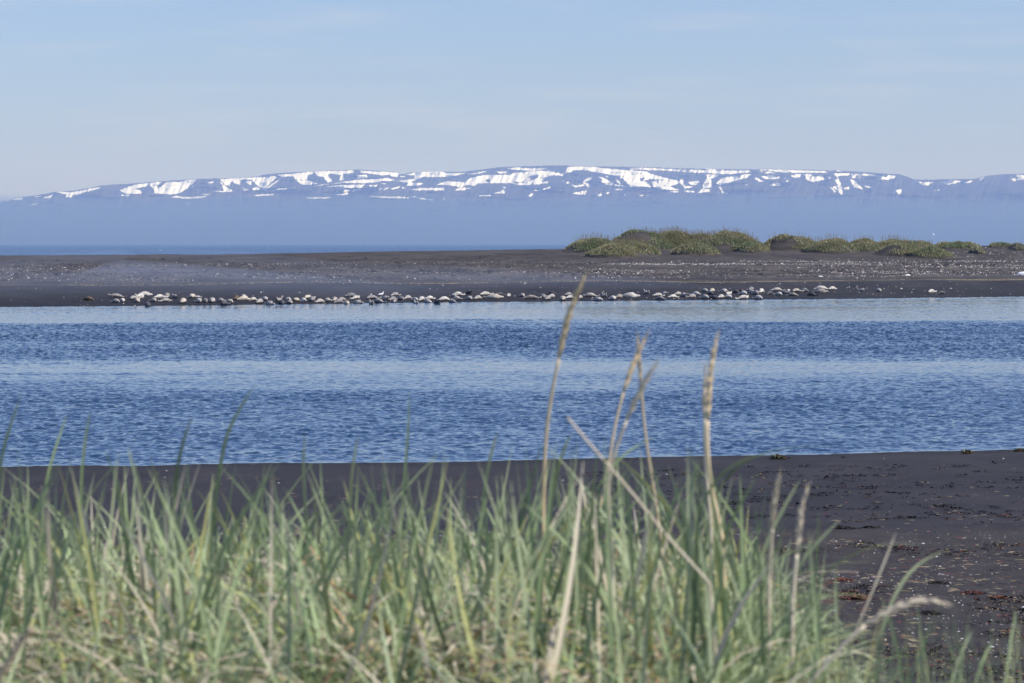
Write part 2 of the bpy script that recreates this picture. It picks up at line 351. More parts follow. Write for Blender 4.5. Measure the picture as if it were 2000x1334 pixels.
SNOW = [
 (G_, [(70,85),(380,80),(520,70),(520,100),(400,115),(410,175),(355,190),(380,120),(230,115),(275,200),(230,210),(180,150),(110,130)]),
 (G_, [(0,85),(70,85),(60,115),(0,125)]), (G_, [(0,175),(60,205),(125,220),(0,235)]),
 (G_, [(595,80),(880,90),(1000,100),(1020,120),(1000,150),(890,120),(850,130),(720,110),(600,100)]),
 (G_, [(555,125),(665,120),(670,165),(560,170)]),
 (G_, [(1070,120),(1200,100),(1350,85),(1500,88),(1560,103),(1780,103),(1600,145),(1300,145),(1250,160),(1150,210),(1300,215),(1250,240),(1100,245),(1130,215),(1000,190),(1200,165),(1200,130)]),
 (G_, [(60,255),(150,235),(350,210),(550,180),(900,160),(990,185),(850,190),(740,210),(600,215),(400,210),(250,225)]),
 (G_, [(210,255),(350,240),(640,230),(600,265),(300,268)]), (G_, [(420,290),(600,280),(490,325),(440,345),(240,358),(430,330),(400,312)]),
 (G_, [(0,372),(300,375),(200,388),(0,392)]), (G_, [(700,358),(800,362),(1150,370),(1150,387),(900,380),(700,372)]),
 (G_, [(1150,358),(1250,370),(1400,395),(1410,415),(1320,400),(1180,385)]), (G_, [(690,235),(780,235),(770,260),(710,270)]),
 (G_, [(720,290),(850,260),(930,260),(880,285)]), (G_, [(930,275),(1035,250),(1030,270),(950,285)]), (G_, [(1140,285),(1300,272),(1530,266),(1530,295),(1200,294)]),
 (G_, [(1440,230),(1560,195),(1700,200),(1770,215),(1720,260),(1600,240)]), (G_, [(1650,295),(1690,260),(1850,270),(1730,298)]),
 (G_, [(1780,120),(1990,80),(2000,90),(1850,118)]), (G_, [(1050,265),(1100,255),(1090,285)]), (G_, [(1500,392),(1535,380),(1530,400)]), (G_, [(830,218),(880,220),(860,232)]), (G_, [(1040,135),(1100,140),(1090,150),(1040,148)]),
 (E_, [(0,265),(40,220),(100,160),(250,125),(420,125),(560,120),(600,100),(900,75),(1000,80),(1060,100),(1150,100),(1180,70),(1190,35),(1350,25),(1500,35),(1560,45),(1770,65),(2000,80),(2000,260),
       (1900,260),(1800,160),(1650,115),(1500,90),(1400,70),(1270,70),(1130,135),(1020,125),(960,150),(900,200),(970,195),(970,215),(750,235),(640,235),(560,215),(340,215),(200,215),(150,245),(60,235)]),
 (E_, [(520,55),(640,38),(750,50),(860,50),(970,55),(850,70),(780,80),(700,70)]), (E_, [(390,90),(520,80),(500,105),(430,105)]),
 (E_, [(1240,230),(1290,245),(1370,225),(1390,240),(1310,265),(1265,265)]), (E_, [(1365,205),(1400,170),(1450,150),(1460,165),(1400,205),(1480,250),(1420,260)]),
 (E_, [(1530,140),(1600,155),(1700,225),(1800,240),(1850,255),(1700,240),(1620,240),(1570,200),(1580,175)]), (E_, [(1720,145),(1750,165),(1790,240),(1740,200)]),
 (E_, [(1250,330),(1300,315),(1410,295),(1380,345),(1300,340)]), (E_, [(920,280),(1000,250),(1000,270),(930,288)]), (E_, [(750,355),(790,325),(810,340),(780,365)]),
 (E_, [(345,328),(430,315),(470,285),(495,310),(490,330)]), (E_, [(200,352),(340,345),(340,358),(210,362)]), (E_, [(1620,140),(1690,145),(1670,170),(1630,155)]),
 (E_, [(1170,215),(1200,198),(1215,215),(1190,222)]), (E_, [(1540,365),(1530,345),(1570,325),(1570,355)]), (E_, [(1720,280),(1815,280),(1800,292),(1730,290)]),
 (E_, [(1140,180),(1150,205),(1165,190)]), (E_, [(1630,318),(1665,318),(1640,345)]), (E_, [(1820,340),(1840,340),(1830,362)]), (E_, [(820,290),(860,292),(915,288),(900,298),(830,302)]), (E_, [(470,258),(505,258),(495,278)]),
 (F_, [(0,80),(60,85),(150,120),(300,160),(420,190),(430,215),(340,250),(440,295),(300,285),(160,275),(130,200),(190,190),(200,240),(210,180),(120,165),(30,195),(60,150),(0,160)]),
 (F_, [(0,190),(70,205),(120,250),(120,265),(0,265)]),
 (F_, [(0,45),(150,50),(420,62),(700,72),(1150,78),(1220,75),(1240,90),(1000,114),(860,108),(450,88),(240,72),(0,62)]),
 (F_, [(720,120),(880,120),(850,150),(790,160),(800,225),(790,265),(700,270),(700,235),(740,180),(750,150)]), (F_, [(640,322),(700,275),(780,285),(780,302),(700,320)]),
 (F_, [(850,225),(870,200),(930,150),(1070,140),(1170,115),(1240,112),(1190,155),(1050,190),(900,240)]), (F_, [(440,195),(460,165),(490,190),(480,230),(520,250),(600,255),(500,280),(460,230)]),
 (F_, [(540,200),(640,190),(670,215),(610,240),(560,225)]), (F_, [(340,312),(400,300),(440,310),(400,322)]), (F_, [(480,300),(600,300),(620,318),(540,322)]),
 (F_, [(880,260),(900,255),(920,300),(990,330),(980,342),(920,325),(900,290)]), (F_, [(1280,160),(1310,155),(1380,195),(1330,200)]),
 (F_, [(1350,135),(1420,140),(1480,125),(1570,160),(1480,170),(1390,165)]), (F_, [(1510,65),(2000,80),(2000,102),(1560,90)]), (F_, [(1390,98),(1510,98),(1500,106),(1400,106)]),
 (F_, [(1440,240),(1500,230),(1530,212),(1560,215),(1520,235),(1480,245)]), (F_, [(1690,130),(1800,115),(1780,160),(1700,150)]), (F_, [(1590,135),(1660,190),(1620,215),(1640,180)]),
 (F_, [(1840,115),(1870,150),(1980,140),(2000,160),(2000,180),(1930,200),(1870,180)]), (F_, [(700,50),(860,50),(940,65),(750,65)]), (F_, [(170,292),(230,298),(240,312),(190,305)]),
 (F_, [(1180,225),(1215,240),(1190,240)]), (F_, [(1540,232),(1600,235),(1570,242)]), (F_, [(80,345),(100,345),(105,362)]), (F_, [(0,345),(35,350),(30,360),(0,358)]),
 (D_, [(0,85),(200,90),(440,95),(470,110),(200,108),(40,98)]), (D_, [(0,130),(100,140),(90,155),(0,160)]), (D_, [(285,120),(340,120),(360,140),(430,135),(440,165),(400,172),(350,180),(300,165)]),
 (D_, [(510,115),(640,112),(640,125),(550,135),(540,150),(560,170),(575,220),(580,285),(550,255),(545,200),(520,170),(550,155)]),
 (D_, [(650,118),(800,120),(920,145),(950,128),(1000,135),(990,150),(940,165),(900,160),(720,155),(660,150)]), (D_, [(640,160),(670,165),(700,200),(740,230),(740,240),(670,220)]),
 (D_, [(1180,180),(1290,185),(1250,210),(1200,200)]), (D_, [(1360,185),(1420,172),(1500,172),(1500,182),(1410,202)]), (D_, [(1000,250),(1045,235),(1040,270),(1020,280)]),
 (D_, [(1940,125),(2000,125),(2000,160),(1950,165)]), (D_, [(1900,155),(1940,150),(1940,170),(1920,175)]), (D_, [(465,85),(510,86),(500,97),(470,96)]), (D_, [(535,87),(580,90),(580,101),(540,98)]),
 (D_, [(10,208),(60,190),(90,190),(110,205),(40,212)]), (D_, [(1650,160),(1690,145),(1680,165),(1655,172)]), (D_, [(485,225),(500,222),(530,260),(520,262)]), (D_, [(505,220),(535,213),(542,248)]),
 (D_, [(595,225),(630,218),(632,238),(597,242)]), (D_, [(1525,185),(1600,168),(1580,185),(1540,192)]), (D_, [(750,203),(770,212),(820,228),(770,227)]), (D_, [(1320,240),(1340,240),(1335,250)]), (D_, [(1300,242),(1310,250),(1300,252)]),
 (D_, [(215,120),(240,120),(240,150),(215,145)]), (D_, [(470,140),(490,145),(490,160),(480,158)]),
 (H_, [(170,260),(260,220),(340,200),(450,190),(440,215),(320,245),(380,260),(380,290),(230,295)]),
 (H_, [(455,190),(520,178),(580,178),(530,210),(545,245),(600,200),(640,170),(740,180),(840,155),(920,152),(880,195),(820,245),(760,280),(700,298),(510,290),(505,245),(480,225)]),
 (H_, [(1145,150),(1350,135),(1460,135),(1620,130),(1670,115),(1700,130),(1640,190),(1580,250),(1560,230),(1520,220),(1460,155),(1450,210),(1350,150),(1340,210),(1255,170),(1240,220),(1190,200)]),
 (H_, [(1145,160),(1200,220),(1280,265),(1190,275),(1060,268),(1190,262)]), (H_, [(1360,228),(1430,255),(1380,262)]), (H_, [(1470,235),(1530,225),(1540,255),(1470,260)]),
 (H_, [(1580,250),(1660,190),(1750,140),(1740,150),(1680,198),(1600,255)]), (H_, [(1710,105),(1800,102),(2000,80),(2000,205),(1940,200),(1880,150),(1860,120),(1740,130)]),
 (H_, [(670,322),(730,312),(800,325),(880,325),(1020,315),(990,330),(850,340),(700,330)]), (H_, [(1480,305),(1680,294),(1660,306),(1500,316)]), (H_, [(1650,255),(1740,240),(1890,233),(1800,250)]),
 (H_, [(1030,178),(1090,172),(1080,185),(1035,192)]), (H_, [(190,303),(270,303),(260,313),(190,313)]), (H_, [(860,235),(900,205),(890,225)]), (H_, [(960,292),(1060,298),(1000,303)]), (H_, [(820,400),(850,368),(862,372),(840,400)]),
 (A_, [(0,313),(80,320),(40,340),(0,345)]), (A_, [(90,310),(180,305),(170,318),(100,322)]), (A_, [(330,305),(380,290),(412,276),(408,295),(380,308)]),
 (A_, [(430,258),(470,258),(550,262),(620,255),(700,232),(790,222),(780,232),(650,265),(570,300),(515,300),(520,280)]), (A_, [(270,300),(320,288),(330,292),(280,302)]), (A_, [(200,370),(300,345),(300,350),(215,372)]),
]
HOLES = [(E_, [(750,150),(800,125),(880,125),(850,160),(760,200),(780,165)]), (E_, [(580,195),(650,200),(640,225),(600,220)]), (E_, [(265,182),(310,165),(335,180),(330,212),(300,205)]),
         (E_, [(890,195),(960,145),(930,185)]), (F_, [(300,185),(330,185),(325,193),(300,193)]), (F_, [(265,235),(285,235),(275,250),(262,248)]), (E_, [(690,200),(760,140),(700,215),(670,215)]),
         (G_, [(240,105),(300,110),(310,118),(250,114)]), (F_, [(1090,125),(1130,118),(1120,150),(1090,165)])]
def inside(P, poly):
    x, y = P; r = np.zeros(x.shape, bool); n = len(poly); j = n - 1
    for i in range(n):
        xi, yi = poly[i]; xj, yj = poly[j]
        if yi != yj:
            r ^= ((yi > y) != (yj > y)) & (x < (xj - xi) * (y - yi) / (yj - yi) + xi)
        j = i
    return r
def build_mountains():
    pxs = np.concatenate([np.arange(-420, -20, 6.0), np.arange(-20, 2020, 1.0), np.arange(2020, 2420, 6.0)])
    ridge = np.interp(pxs, [a for a, b in RIDGE], [b for a, b in RIDGE]) + (fbm(pxs / 9.0, pxs * 0, 3)) * 1.3
    tt = np.concatenate([np.linspace(0, 0.42, 12)[:-1], np.linspace(0.42, 1, 150)])
    T, R = np.meshgrid(tt, ridge, indexing='ij'); PX = np.meshgrid(tt, pxs, indexing='ij')[1]
    PY = 481 + (R - 481) * T
    warp_x = PX + fbm(PX / 3.2, PY / 2.0, 3) * 4.0; warp_y = PY + fbm(PX / 3.0 + 40, PY / 2.0 + 7, 3) * 2.6
    sn = np.zeros(PX.shape, bool)
    for (ox, oy, k), poly in SNOW:
        q = [(ox + a / k, oy + b / k) for a, b in poly]
        x0, x1 = min(p[0] for p in q) - 4, max(p[0] for p in q) + 4
        c = (pxs > x0) & (pxs < x1)
        if c.any(): sn[:, c] |= inside((warp_x[:, c], warp_y[:, c]), q)
    for (ox, oy, k), poly in HOLES:
        q = [(ox + a / k, oy + b / k) for a, b in poly]
        sn &= ~inside((warp_x, warp_y), q)
    # streaky scraps of snow along the flat tops
    top = (PY - R < 7) & (PX > 1230) & (PX < 1560)
    sn |= top & (fbm(PX / 16.0, PY / 0.9, 3) > 0.12)
    sn = sn & ~((PY - R < 1.0) & (fbm(PX / 18.0, PY * 0 + 4, 2) < 0.16) & ~((PX > 790) & (PX < 930)))
    gul = fbm(PX / 16.0 + PY / 40.0, PY / 50.0, 4)
    Yd = 20000 + 4200 * T ** 1.4 + gul * 1300 * (0.3 + T) * (1 - 0.7 * T) + fbm(PX / 90.0, PY / 14.0, 3) * 900
    dirs = np.stack([(PX - 1000) / F, (667 - PY) / F], -1)
    c, s_ = math.cos(PITCH), math.sin(PITCH)
    dy = c + dirs[..., 1] * s_; dz = -s_ + dirs[..., 1] * c; k = Yd / dy
    V = np.stack([dirs[..., 0] * k, Yd, CAMZ + dz * k], -1)
    back = V[-1:].copy(); b1 = back.copy(); b1[..., 1] += 1200; b1[..., 2] -= 60; b2 = back.copy(); b2[..., 1] += 4000; b2[..., 2] = -60
    V = np.concatenate([V, b1, b2], 0); sn = np.concatenate([sn, sn[-1:], sn[-1:]], 0)
    m, t, b = new_mat('snow_patched_rock'); P = geo_pos(t)
    sa = attr(t, 'snow').outputs['Fac']
    rn = noise(t, mapped(t, P, (0.0012, 0.0012, 0.008)), 1.0, 5, 0.6)
    rock = mixrgb(t, ramp(t, rn, [(0.35, 0), (0.65, 1)]), (0.028, 0.036, 0.046), (0.075, 0.066, 0.062))
    col = mixrgb(t, ramp(t, sa, [(0.4, 0), (0.6, 1)]), rock, (0.90, 0.91, 0.93))
    t.links.new(col, b.inputs['Base Color']); b.inputs['Roughness'].default_value = 0.9; b.inputs['Specular IOR Level'].default_value = 0.1
    o = mesh_np('mountains', V.reshape(-1, 3), grid_faces(V.shape[0], V.shape[1]), m, attrs={'snow': sn.astype(float)})
    tag(o, 'long flat-topped range of blue mountains streaked with snow', kind='structure')
build_mountains()

# ------------------------------------------------------------------ dune grass on the sandbar
def blade_mat(name, transl=0.25):
    m, t, b = new_mat(name)
    c = attr(t, 'tone').outputs['Color']
    t.links.new(c, b.inputs['Base Color']); b.inputs['Roughness'].default_value = 0.55
    b.inputs['Specular IOR Level'].default_value = 0.35
    tr = N(t, 'ShaderNodeBsdfTranslucent'); t.links.new(c, tr.inputs[0])
    mx = N(t, 'ShaderNodeMixShader'); mx.inputs[0].default_value = transl
    out = t.nodes['Material Output']
    t.links.new(b.outputs[0], mx.inputs[1]); t.links.new(tr.outputs[0], mx.inputs[2]); t.links.new(mx.outputs[0], out.inputs[0])
    return m
GRASS = blade_mat('grass_leaf')
def far_grass():
    n = 210000; per = []
    tot = sum(b[2] ** 2 for b in BUMPS)
    xs, ys = [], []
    for (bx, bY, hw, h) in BUMPS:
        k = int(n * hw ** 2 / tot)
        a = RNG.uniform(0, 2 * PI, k); r = np.sqrt(RNG.uniform(0, 1, k)) * 1.32
        xs.append(bx + np.cos(a) * r * hw); ys.append(bY + np.sin(a) * r * max(hw * 1.7, 5.0))
    x = np.concatenate(xs); Y = np.concatenate(ys)
    keep = fbm(x * 0.28, Y * 0.2, 3) > -0.16 + 0.14 * RNG.random(len(x)) - 0.05
    keep &= far_bump(x, Y) > 0.14 + 0.5 * np.clip(fbm(x * 0.5, Y * 0.5, 3) + 0.1, 0, 1)
    x, Y = x[keep], Y[keep]; n = len(x)
    z = far_h(x, Y)
    ln = RNG.uniform(0.16, 0.36, n) * (0.7 + 1.2 * np.clip(fbm(x * 0.8, Y * 0.8, 2) + 0.5, 0, 1)) * 0.9
    a = RNG.uniform(0, 2 * PI, n); lean = RNG.uniform(0.3, 1.3, n)
    w = RNG.uniform(0.02, 0.045, n)
    px_ = -np.sin(a) * w; py_ = np.cos(a) * w
    dx = np.cos(a) * lean * ln; dy = np.sin(a) * lean * ln
    b0 = np.stack([x - px_, Y - py_, z - 0.03], -1); b1 = np.stack([x + px_, Y + py_, z - 0.03], -1)
    m0 = np.stack([x + dx * .35 - px_ * .8, Y + dy * .35 - py_ * .8, z + ln * .6], -1); m1 = np.stack([x + dx * .35 + px_ * .8, Y + dy * .35 + py_ * .8, z + ln * .6], -1)
    tp = np.stack([x + dx, Y + dy, z + ln * (1 - 0.3 * lean)], -1); tq = tp + np.stack([px_, py_, z * 0], -1) * 0.2
    V = np.stack([b0, b1, m0, m1, tp, tq], 1).reshape(-1, 3)
    i = np.arange(n)[:, None] * 6
    Fc = np.concatenate([i + np.array([[0, 1, 3, 2]]), i + np.array([[2, 3, 5, 4]])], 0)
    g = np.array([0.22, 0.26, 0.13]); g2 = np.array([0.35, 0.34, 0.18]); st = np.array([0.42, 0.37, 0.22])
    q = np.clip(fbm(x * 0.25 + 30, Y * 0.25, 3) * 2.2 + 0.5, 0, 1)[:, None]
    c = g * (1 - q) + g2 * q
    dryp = np.clip(fbm(x * 0.18 + 80, Y * 0.3, 3) * 2.2 + 0.05 + 0.12 * smooth(4.5, 7.0, z), 0.02, 0.6)
    dm = (RNG.random(n) < dryp)[:, None]; c = np.where(dm, st, c) * RNG.uniform(0.88, 1.15, (n, 1))
    o = mesh_np('dune_grass', V, Fc, GRASS, True, cols=np.repeat(c, 6, 0))
    tag(o, 'green and straw coloured marram grass covering the dunes of the far bar', 'grass', kind='stuff')
    # thin straw stems standing up from the crests
    n = 2600; idx = RNG.choice(len(x), n, replace=False)
    hb = far_bump(x[idx], Y[idx]); ok = hb > 1.0; idx = idx[ok]; n = len(idx)
    x2, y2, z2 = x[idx], Y[idx], z[idx]; h2 = RNG.uniform(0.6, 1.15, n); w2 = np.full(n, 0.012)
    lx = RNG.normal(0.02, 0.10, n)
    V = np.stack([np.stack([x2 - w2, y2, z2], -1), np.stack([x2 + w2, y2, z2], -1), np.stack([x2 + lx + w2 * 1.4, y2, z2 + h2], -1), np.stack([x2 + lx - w2 * 1.4, y2, z2 + h2], -1)], 1).reshape(-1, 3)
    Fc = np.arange(n * 4).reshape(-1, 4)
    c = np.tile(np.array([0.34, 0.26, 0.15]), (n * 4, 1))
    o = mesh_np('dry_dune_stems', V, Fc, GRASS, True, cols=c)
    tag(o, 'dry straw stems standing above the far dune crests', 'grass', kind='stuff')
far_grass()

# ------------------------------------------------------------------ shells, stones and weed strewn on the sand
def chips(name, P, size, cols, mat, flat=0.5, seed=1, stretch=1.0):
    """irregular little lumps, one per point, in one mesh"""
    r = np.random.default_rng(seed); n = len(P)
    base = np.array([[1, 0, 0], [0.3, 0.9, 0], [-0.8, 0.5, 0], [-0.7, -0.6, 0], [0.4, -0.8, 0], [0.05, 0.05, 1.0]])
    a = r.uniform(0, 2 * PI, n); c, s_ = np.cos(a), np.sin(a)
    B = base[None] * r.uniform(0.6, 1.3, (n, 6, 1)); B[..., 0] *= stretch
    X = B[..., 0] * c[:, None] - B[..., 1] * s_[:, None]; Yq = B[..., 0] * s_[:, None] + B[..., 1] * c[:, None]
    Z = B[..., 2] * flat - 0.08
    V = np.stack([X, Yq, Z], -1) * np.asarray(size)[:, None, None] + P[:, None, :]
    f = np.array([[0, 1, 5], [1, 2, 5], [2, 3, 5], [3, 4, 5], [4, 0, 5]])
    Fc = (np.arange(n)[:, None, None] * 6 + f[None]).reshape(-1, 3)
    return mesh_np(name, V.reshape(-1, 3), Fc, mat, False, cols=np.repeat(cols, 6, 0))
def tone_mat(name, rough):
    m, t, b = new_mat(name); t.links.new(attr(t, 'tone').outputs['Color'], b.inputs['Base Color']); b.inputs['Roughness'].default_value = rough; return m
SHELL = tone_mat('shell_white', 0.5); WEED = tone_mat('dried_weed', 0.6)

def far_litter():
    # shells: rows along the wrack lines
    pts = []
    def band(n, t0, t1, u0, u1, clump):
        u = RNG.uniform(u0, u1, n); t = RNG.uniform(t0, t1, n)
        D = far_shore(u) + t; x = u * D
        k = fbm(x * clump, D * 0.33, 4) + 0.5
        ok = RNG.random(n) < np.clip((k - 0.44) * 6, 0.03, 1)
        pts.append(np.stack([x[ok], D[ok]], -1))
    band(4500, 40, 60, -0.2, 0.2, 0.08); band(1500, 50, 64, 0.0, 0.2, 0.08); band(5000, 62, 110, -0.2, 0.2, 0.06)
    band(2600, 84, 92, 0.03, 0.2, 0.05); band(3600, 98, 112, 0.08, 0.2, 0.03); band(900, 0, 40, -0.2, 0.2, 0.05); band(2500, 100, 160, 0.13, 0.2, 0.05); band(2000, 66, 84, 0.1, 0.2, 0.05)
    q = np.concatenate(pts); z = far_h(q[:, 0], q[:, 1])
    ok = far_bump(q[:, 0], q[:, 1]) < 0.05; q = q[ok]; z = z[ok]
    n = len(q); sz = (RNG.gamma(2.0, 0.016, n) + 0.018) * np.interp(q[:, 0] / q[:, 1], [-0.1, 0.06], [0.92, 1.15])
    c = np.array([0.62, 0.60, 0.57]) * RNG.uniform(0.45, 1.15, (n, 1)) * np.stack([np.ones(n), RNG.uniform(0.9, 1, n), RNG.uniform(0.8, 1.05, n)], -1)
    o = chips('shells', np.column_stack([q, z]), sz, c, SHELL, 0.9, 2)
    tag(o, 'white shells and pebbles strewn in rows along the far sandbar', 'shells', kind='stuff')
    pts.clear()
    band(5200, 44, 64, -0.2, 0.2, 0.12); band(3800, 60, 130, -0.2, 0.0, 0.07); band(2600, 70, 110, 0, 0.2, 0.07)
    q = np.concatenate(pts); z = far_h(q[:, 0], q[:, 1]); n = len(q)
    sz = RNG.gamma(2.0, 0.05, n) + 0.05
    c = np.array([0.028, 0.022, 0.020]) * RNG.uniform(0.5, 1.8, (n, 1))
    o = chips('wrack', np.column_stack([q, z]), sz, c, WEED, 0.55, 3, 1.8)
    tag(o, 'dark dried seaweed heaped along the far sandbar', 'seaweed', kind='stuff')
    # thin tan line of straw and foam left by the last tide
    n = 5200; u = 0.2 - 0.36 * RNG.random(n) ** 1.7; D = far_shore(u) + 35.5 + RNG.normal(0, 0.45, n) + 1.5 * np.sin(u * 60); x = u * D
    ok = RNG.random(n) < np.clip((fbm(x * 0.12, x * 0, 3) + 0.35) * 2, 0.02, 1); x, D = x[ok], D[ok]; n = len(x)
    c = np.array([0.30, 0.24, 0.13]) * RNG.uniform(0.6, 1.2, (n, 1))
    o = chips('straw_litter', np.column_stack([x, D, far_h(x, D)]), RNG.uniform(0.03, 0.09, n), c, WEED, 0.4, 4, 3.0)
    tag(o, 'thin tan tide line of straw along the far sandbar', 'litter', kind='stuff')
far_litter()

def ribbons(P, n_each, spread, length, width, colf, rng, heap=0.28):
    """tangles of flat curling strips; P centres on the ground"""
    V = []; Fc = []; C = []
    for (cx, cy, cz) in P:
        for k in range(n_each):
            a = rng.uniform(0, 2 * PI); r = spread * math.sqrt(rng.random()); x = cx + math.cos(a) * r * 1.7; y = cy + math.sin(a) * r
            th = rng.uniform(0, 2 * PI); L_ = length * rng.uniform(0.4, 1.3); w = width * rng.uniform(0.5, 1.4); bend = rng.uniform(-3, 3)
            z0 = float(near_h(x, y)); hgt = spread * heap * max(0, 1 - r / spread) + 0.004
            c = colf(rng); i0 = len(V); S = 5
            for j in range(S + 1):
                f = j / S; tw = rng.uniform(-0.7, 0.7)
                V.append((x - math.sin(th) * w, y + math.cos(th) * w, z0 + hgt * (0.5 + rng.random()) + w * tw)); V.append((x + math.sin(th) * w, y - math.cos(th) * w, z0 + hgt * (0.5 + rng.random()) - w * tw))
                C += [c, c]
                x += math.cos(th) * L_ / S; y += math.sin(th) * L_ / S; th += bend / S + rng.uniform(-0.5, 0.5)
            for j in range(S): q = i0 + j * 2; Fc.append((q, q + 1, q + 3, q + 2))
    return np.array(V), np.array(Fc), np.array(C)
def near_litter():
    rng = random.Random(5)
    n = 7500; px = RNG.uniform(-100, 2100, n); Y = RNG.uniform(21, 38.5, n) ; x = (px - 1000) / F * Y
    k = fbm(x * 0.9, Y * 0.5, 3) + 0.5; ok = RNG.random(n) < np.clip((k - 0.47) * 7, 0.05, 1); x, Y = x[ok], Y[ok]
    n2 = 420; px = RNG.uniform(-100, 2100, n2); Y2 = RNG.uniform(38, 66, n2); x2 = (px - 1000) / F * Y2
    x = np.append(x, x2); Y = np.append(Y, Y2); n = len(x)
    c = np.array([0.66, 0.64, 0.62]) * RNG.uniform(0.5, 1.1, (n, 1))
    sz = np.clip(RNG.gamma(1.2, 0.0036, n) + 0.003, 0, 0.04); big = RNG.random(n) < 0.006; sz[big] = RNG.uniform(0.02, 0.038, big.sum())
    o = chips('shell_fragments', np.column_stack([x, Y, near_h(x, Y)]), sz, c, SHELL, 0.6, 8, 1.4)
    tag(o, 'white shell fragments scattered on the near beach', 'shells', kind='stuff')
    n = 17000; px = RNG.uniform(-100, 2100, n); Y = np.where(RNG.random(n) < 0.75, RNG.uniform(22, 37, n), RNG.uniform(37, 60, n)); x = (px - 1000) / F * Y
    k = fbm(x * 0.8 + 33, Y * 0.35, 3) + 0.5; ok = RNG.random(n) < np.clip((k - 0.44) * 4.5, 0.03, 1); x, Y = x[ok], Y[ok]; n = len(x)
    pal = np.array([[0.30, 0.24, 0.14], [0.016, 0.012, 0.012], [0.020, 0.014, 0.012], [0.15, 0.035, 0.022], [0.10, 0.05, 0.028], [0.19, 0.15, 0.06]])
    c = pal[RNG.choice(6, n, p=[.20, .30, .22, .08, .12, .08])] * RNG.uniform(0.6, 1.2, (n, 1))
    o = chips('weed_scraps', np.column_stack([x, Y, near_h(x, Y)]), RNG.uniform(0.006, 0.034, n), c, WEED, 0.35, 9, 3.2)
    tag(o, 'scraps of straw and dried weed scattered on the near beach', 'seaweed', kind='stuff')
    # drifts of tangled weed
    P = []
    for k in range(1500):
        px = rng.uniform(1250, 2080); Y = rng.uniform(21.5, 36.5); x = (px - 1000) / F * Y
        if fbm(np.array(x * 0.55 + 12), np.array(Y * 0.45), 3) > 0.055 and rng.random() < 0.32: P.append((x, Y, 0))
    for k in range(26):
        px = rng.uniform(1300, 2050); Y = rng.uniform(40.5, 44); P.append(((px - 1000) / F * Y, Y, 0))
    for k in range(30):
        px = rng.uniform(1300, 2050); Y = rng.uniform(44, 62); P.append(((px - 1000) / F * Y, Y, 0))
    def cf(r):
        q = r.random(); s_ = r.uniform(0.6, 1.4)
        b = (0.016, 0.012, 0.012) if q < 0.62 else ((0.045, 0.022, 0.014) if q < 0.8 else ((0.12, 0.035, 0.02) if q < 0.9 else (0.22, 0.17, 0.09)))
        return tuple(v * s_ for v in b)
    V, Fc, C = ribbons(P, 13, 0.13, 0.10, 0.0065, cf, rng)
    o = mesh_np('seaweed', V, Fc, WEED, True, cols=C); tag(o, 'drifts of dark tangled seaweed on the near beach', 'seaweed', kind='stuff')
    P = []
    while len(P) < 150:
        px = rng.uniform(1150, 2080); Y = 40.5 + 22 * rng.random() ** 1.3; x = (px - 1000) / F * Y
        if fbm(np.array(x * 0.3 + 5), np.array(Y * 0.25), 3) > 0.0: P.append((x, Y, 0))
    V, Fc, C = ribbons(P, 7, 0.16, 0.20, 0.009, lambda r: tuple(v * r.uniform(0.5, 1.3) for v in (0.012, 0.011, 0.013)), rng)
    o = mesh_np('kelp_scraps', V, Fc, WEED, True, cols=C); tag(o, 'flat black kelp scraps scattered on the damp sand', 'seaweed', kind='stuff')
    # clumps that stand out by themselves
    red = lambda r: tuple(v * r.uniform(0.6, 1.4) for v in (0.085, 0.024, 0.018))
    olive = lambda r: tuple(v * r.uniform(0.5, 1.5) for v in ((0.11, 0.085, 0.022) if r.random() < 0.6 else (0.03, 0.02, 0.012)))
    dark = lambda r: tuple(v * r.uniform(0.5, 1.5) for v in (0.022, 0.016, 0.014))
    rust = lambda r: tuple(v * r.uniform(0.6, 1.4) for v in (0.14, 0.05, 0.022))
    for (px, py, w, cf_, lab, nm) in [
        (1518, 897, 34, olive, 'olive brown kelp heap at the water edge right of the tall stalks', 'kelp_clump'),
        (1646, 894, 9, dark, 'small dark kelp tuft at the near water edge between larger kelp heaps', 'kelp_clump'),
        (1890, 886, 26, olive, 'flat olive kelp strip at the near water edge towards the right', 'kelp_clump'),
        (1992, 882, 24, olive, 'olive kelp heap at the water edge cut by the right side of the photo', 'kelp_clump'),
        (1670, 1170, 60, red, 'dark red seaweed clump above the drooping pale seed head', 'seaweed_clump'),
        (1900, 1160, 38, red, 'red brown seaweed clump right of the drooping seed head, beside a rusty one', 'seaweed_clump'),
        (1950, 1168, 32, rust, 'rusty orange brown seaweed clump nearest the right edge of the beach', 'seaweed_clump'),
        (1835, 1140, 34, dark, 'black seaweed clump behind the drooping pale seed head', 'seaweed_clump'),
        (1815, 1200, 42, dark, 'black seaweed clump just below the tip of the drooping pale seed head', 'seaweed_clump'),
        (1645, 1134, 34, rust, 'rusty orange seaweed strip behind the grass edge', 'seaweed_clump'),
        (1700, 1031, 26, dark, 'dark seaweed heap on the sand ledge in mid beach, right of a wider one', 'seaweed_clump'),
        (1648, 1033, 40, dark, 'wide low dark seaweed heap on the sand ledge beside the grass tips', 'seaweed_clump')]:
        c = ray_hit(px, py, near_h, 15, 72, 0.05); wm = w * c[1] / F * 0.5
        V, Fc, C = ribbons([tuple(c)], 90 if w > 10 else 26, wm * 0.6, wm * 0.8, 0.006 + wm * 0.03, cf_, rng, 0.8 if nm == 'kelp_clump' else 0.35)
        V = V - c; o = mesh_np(nm, V, Fc, WEED, True, cols=C); o.location = c
        tag(o, lab, 'seaweed', 'kelp heaps along the near water edge' if nm == 'kelp_clump' else 'seaweed clumps on the near beach')
near_litter()
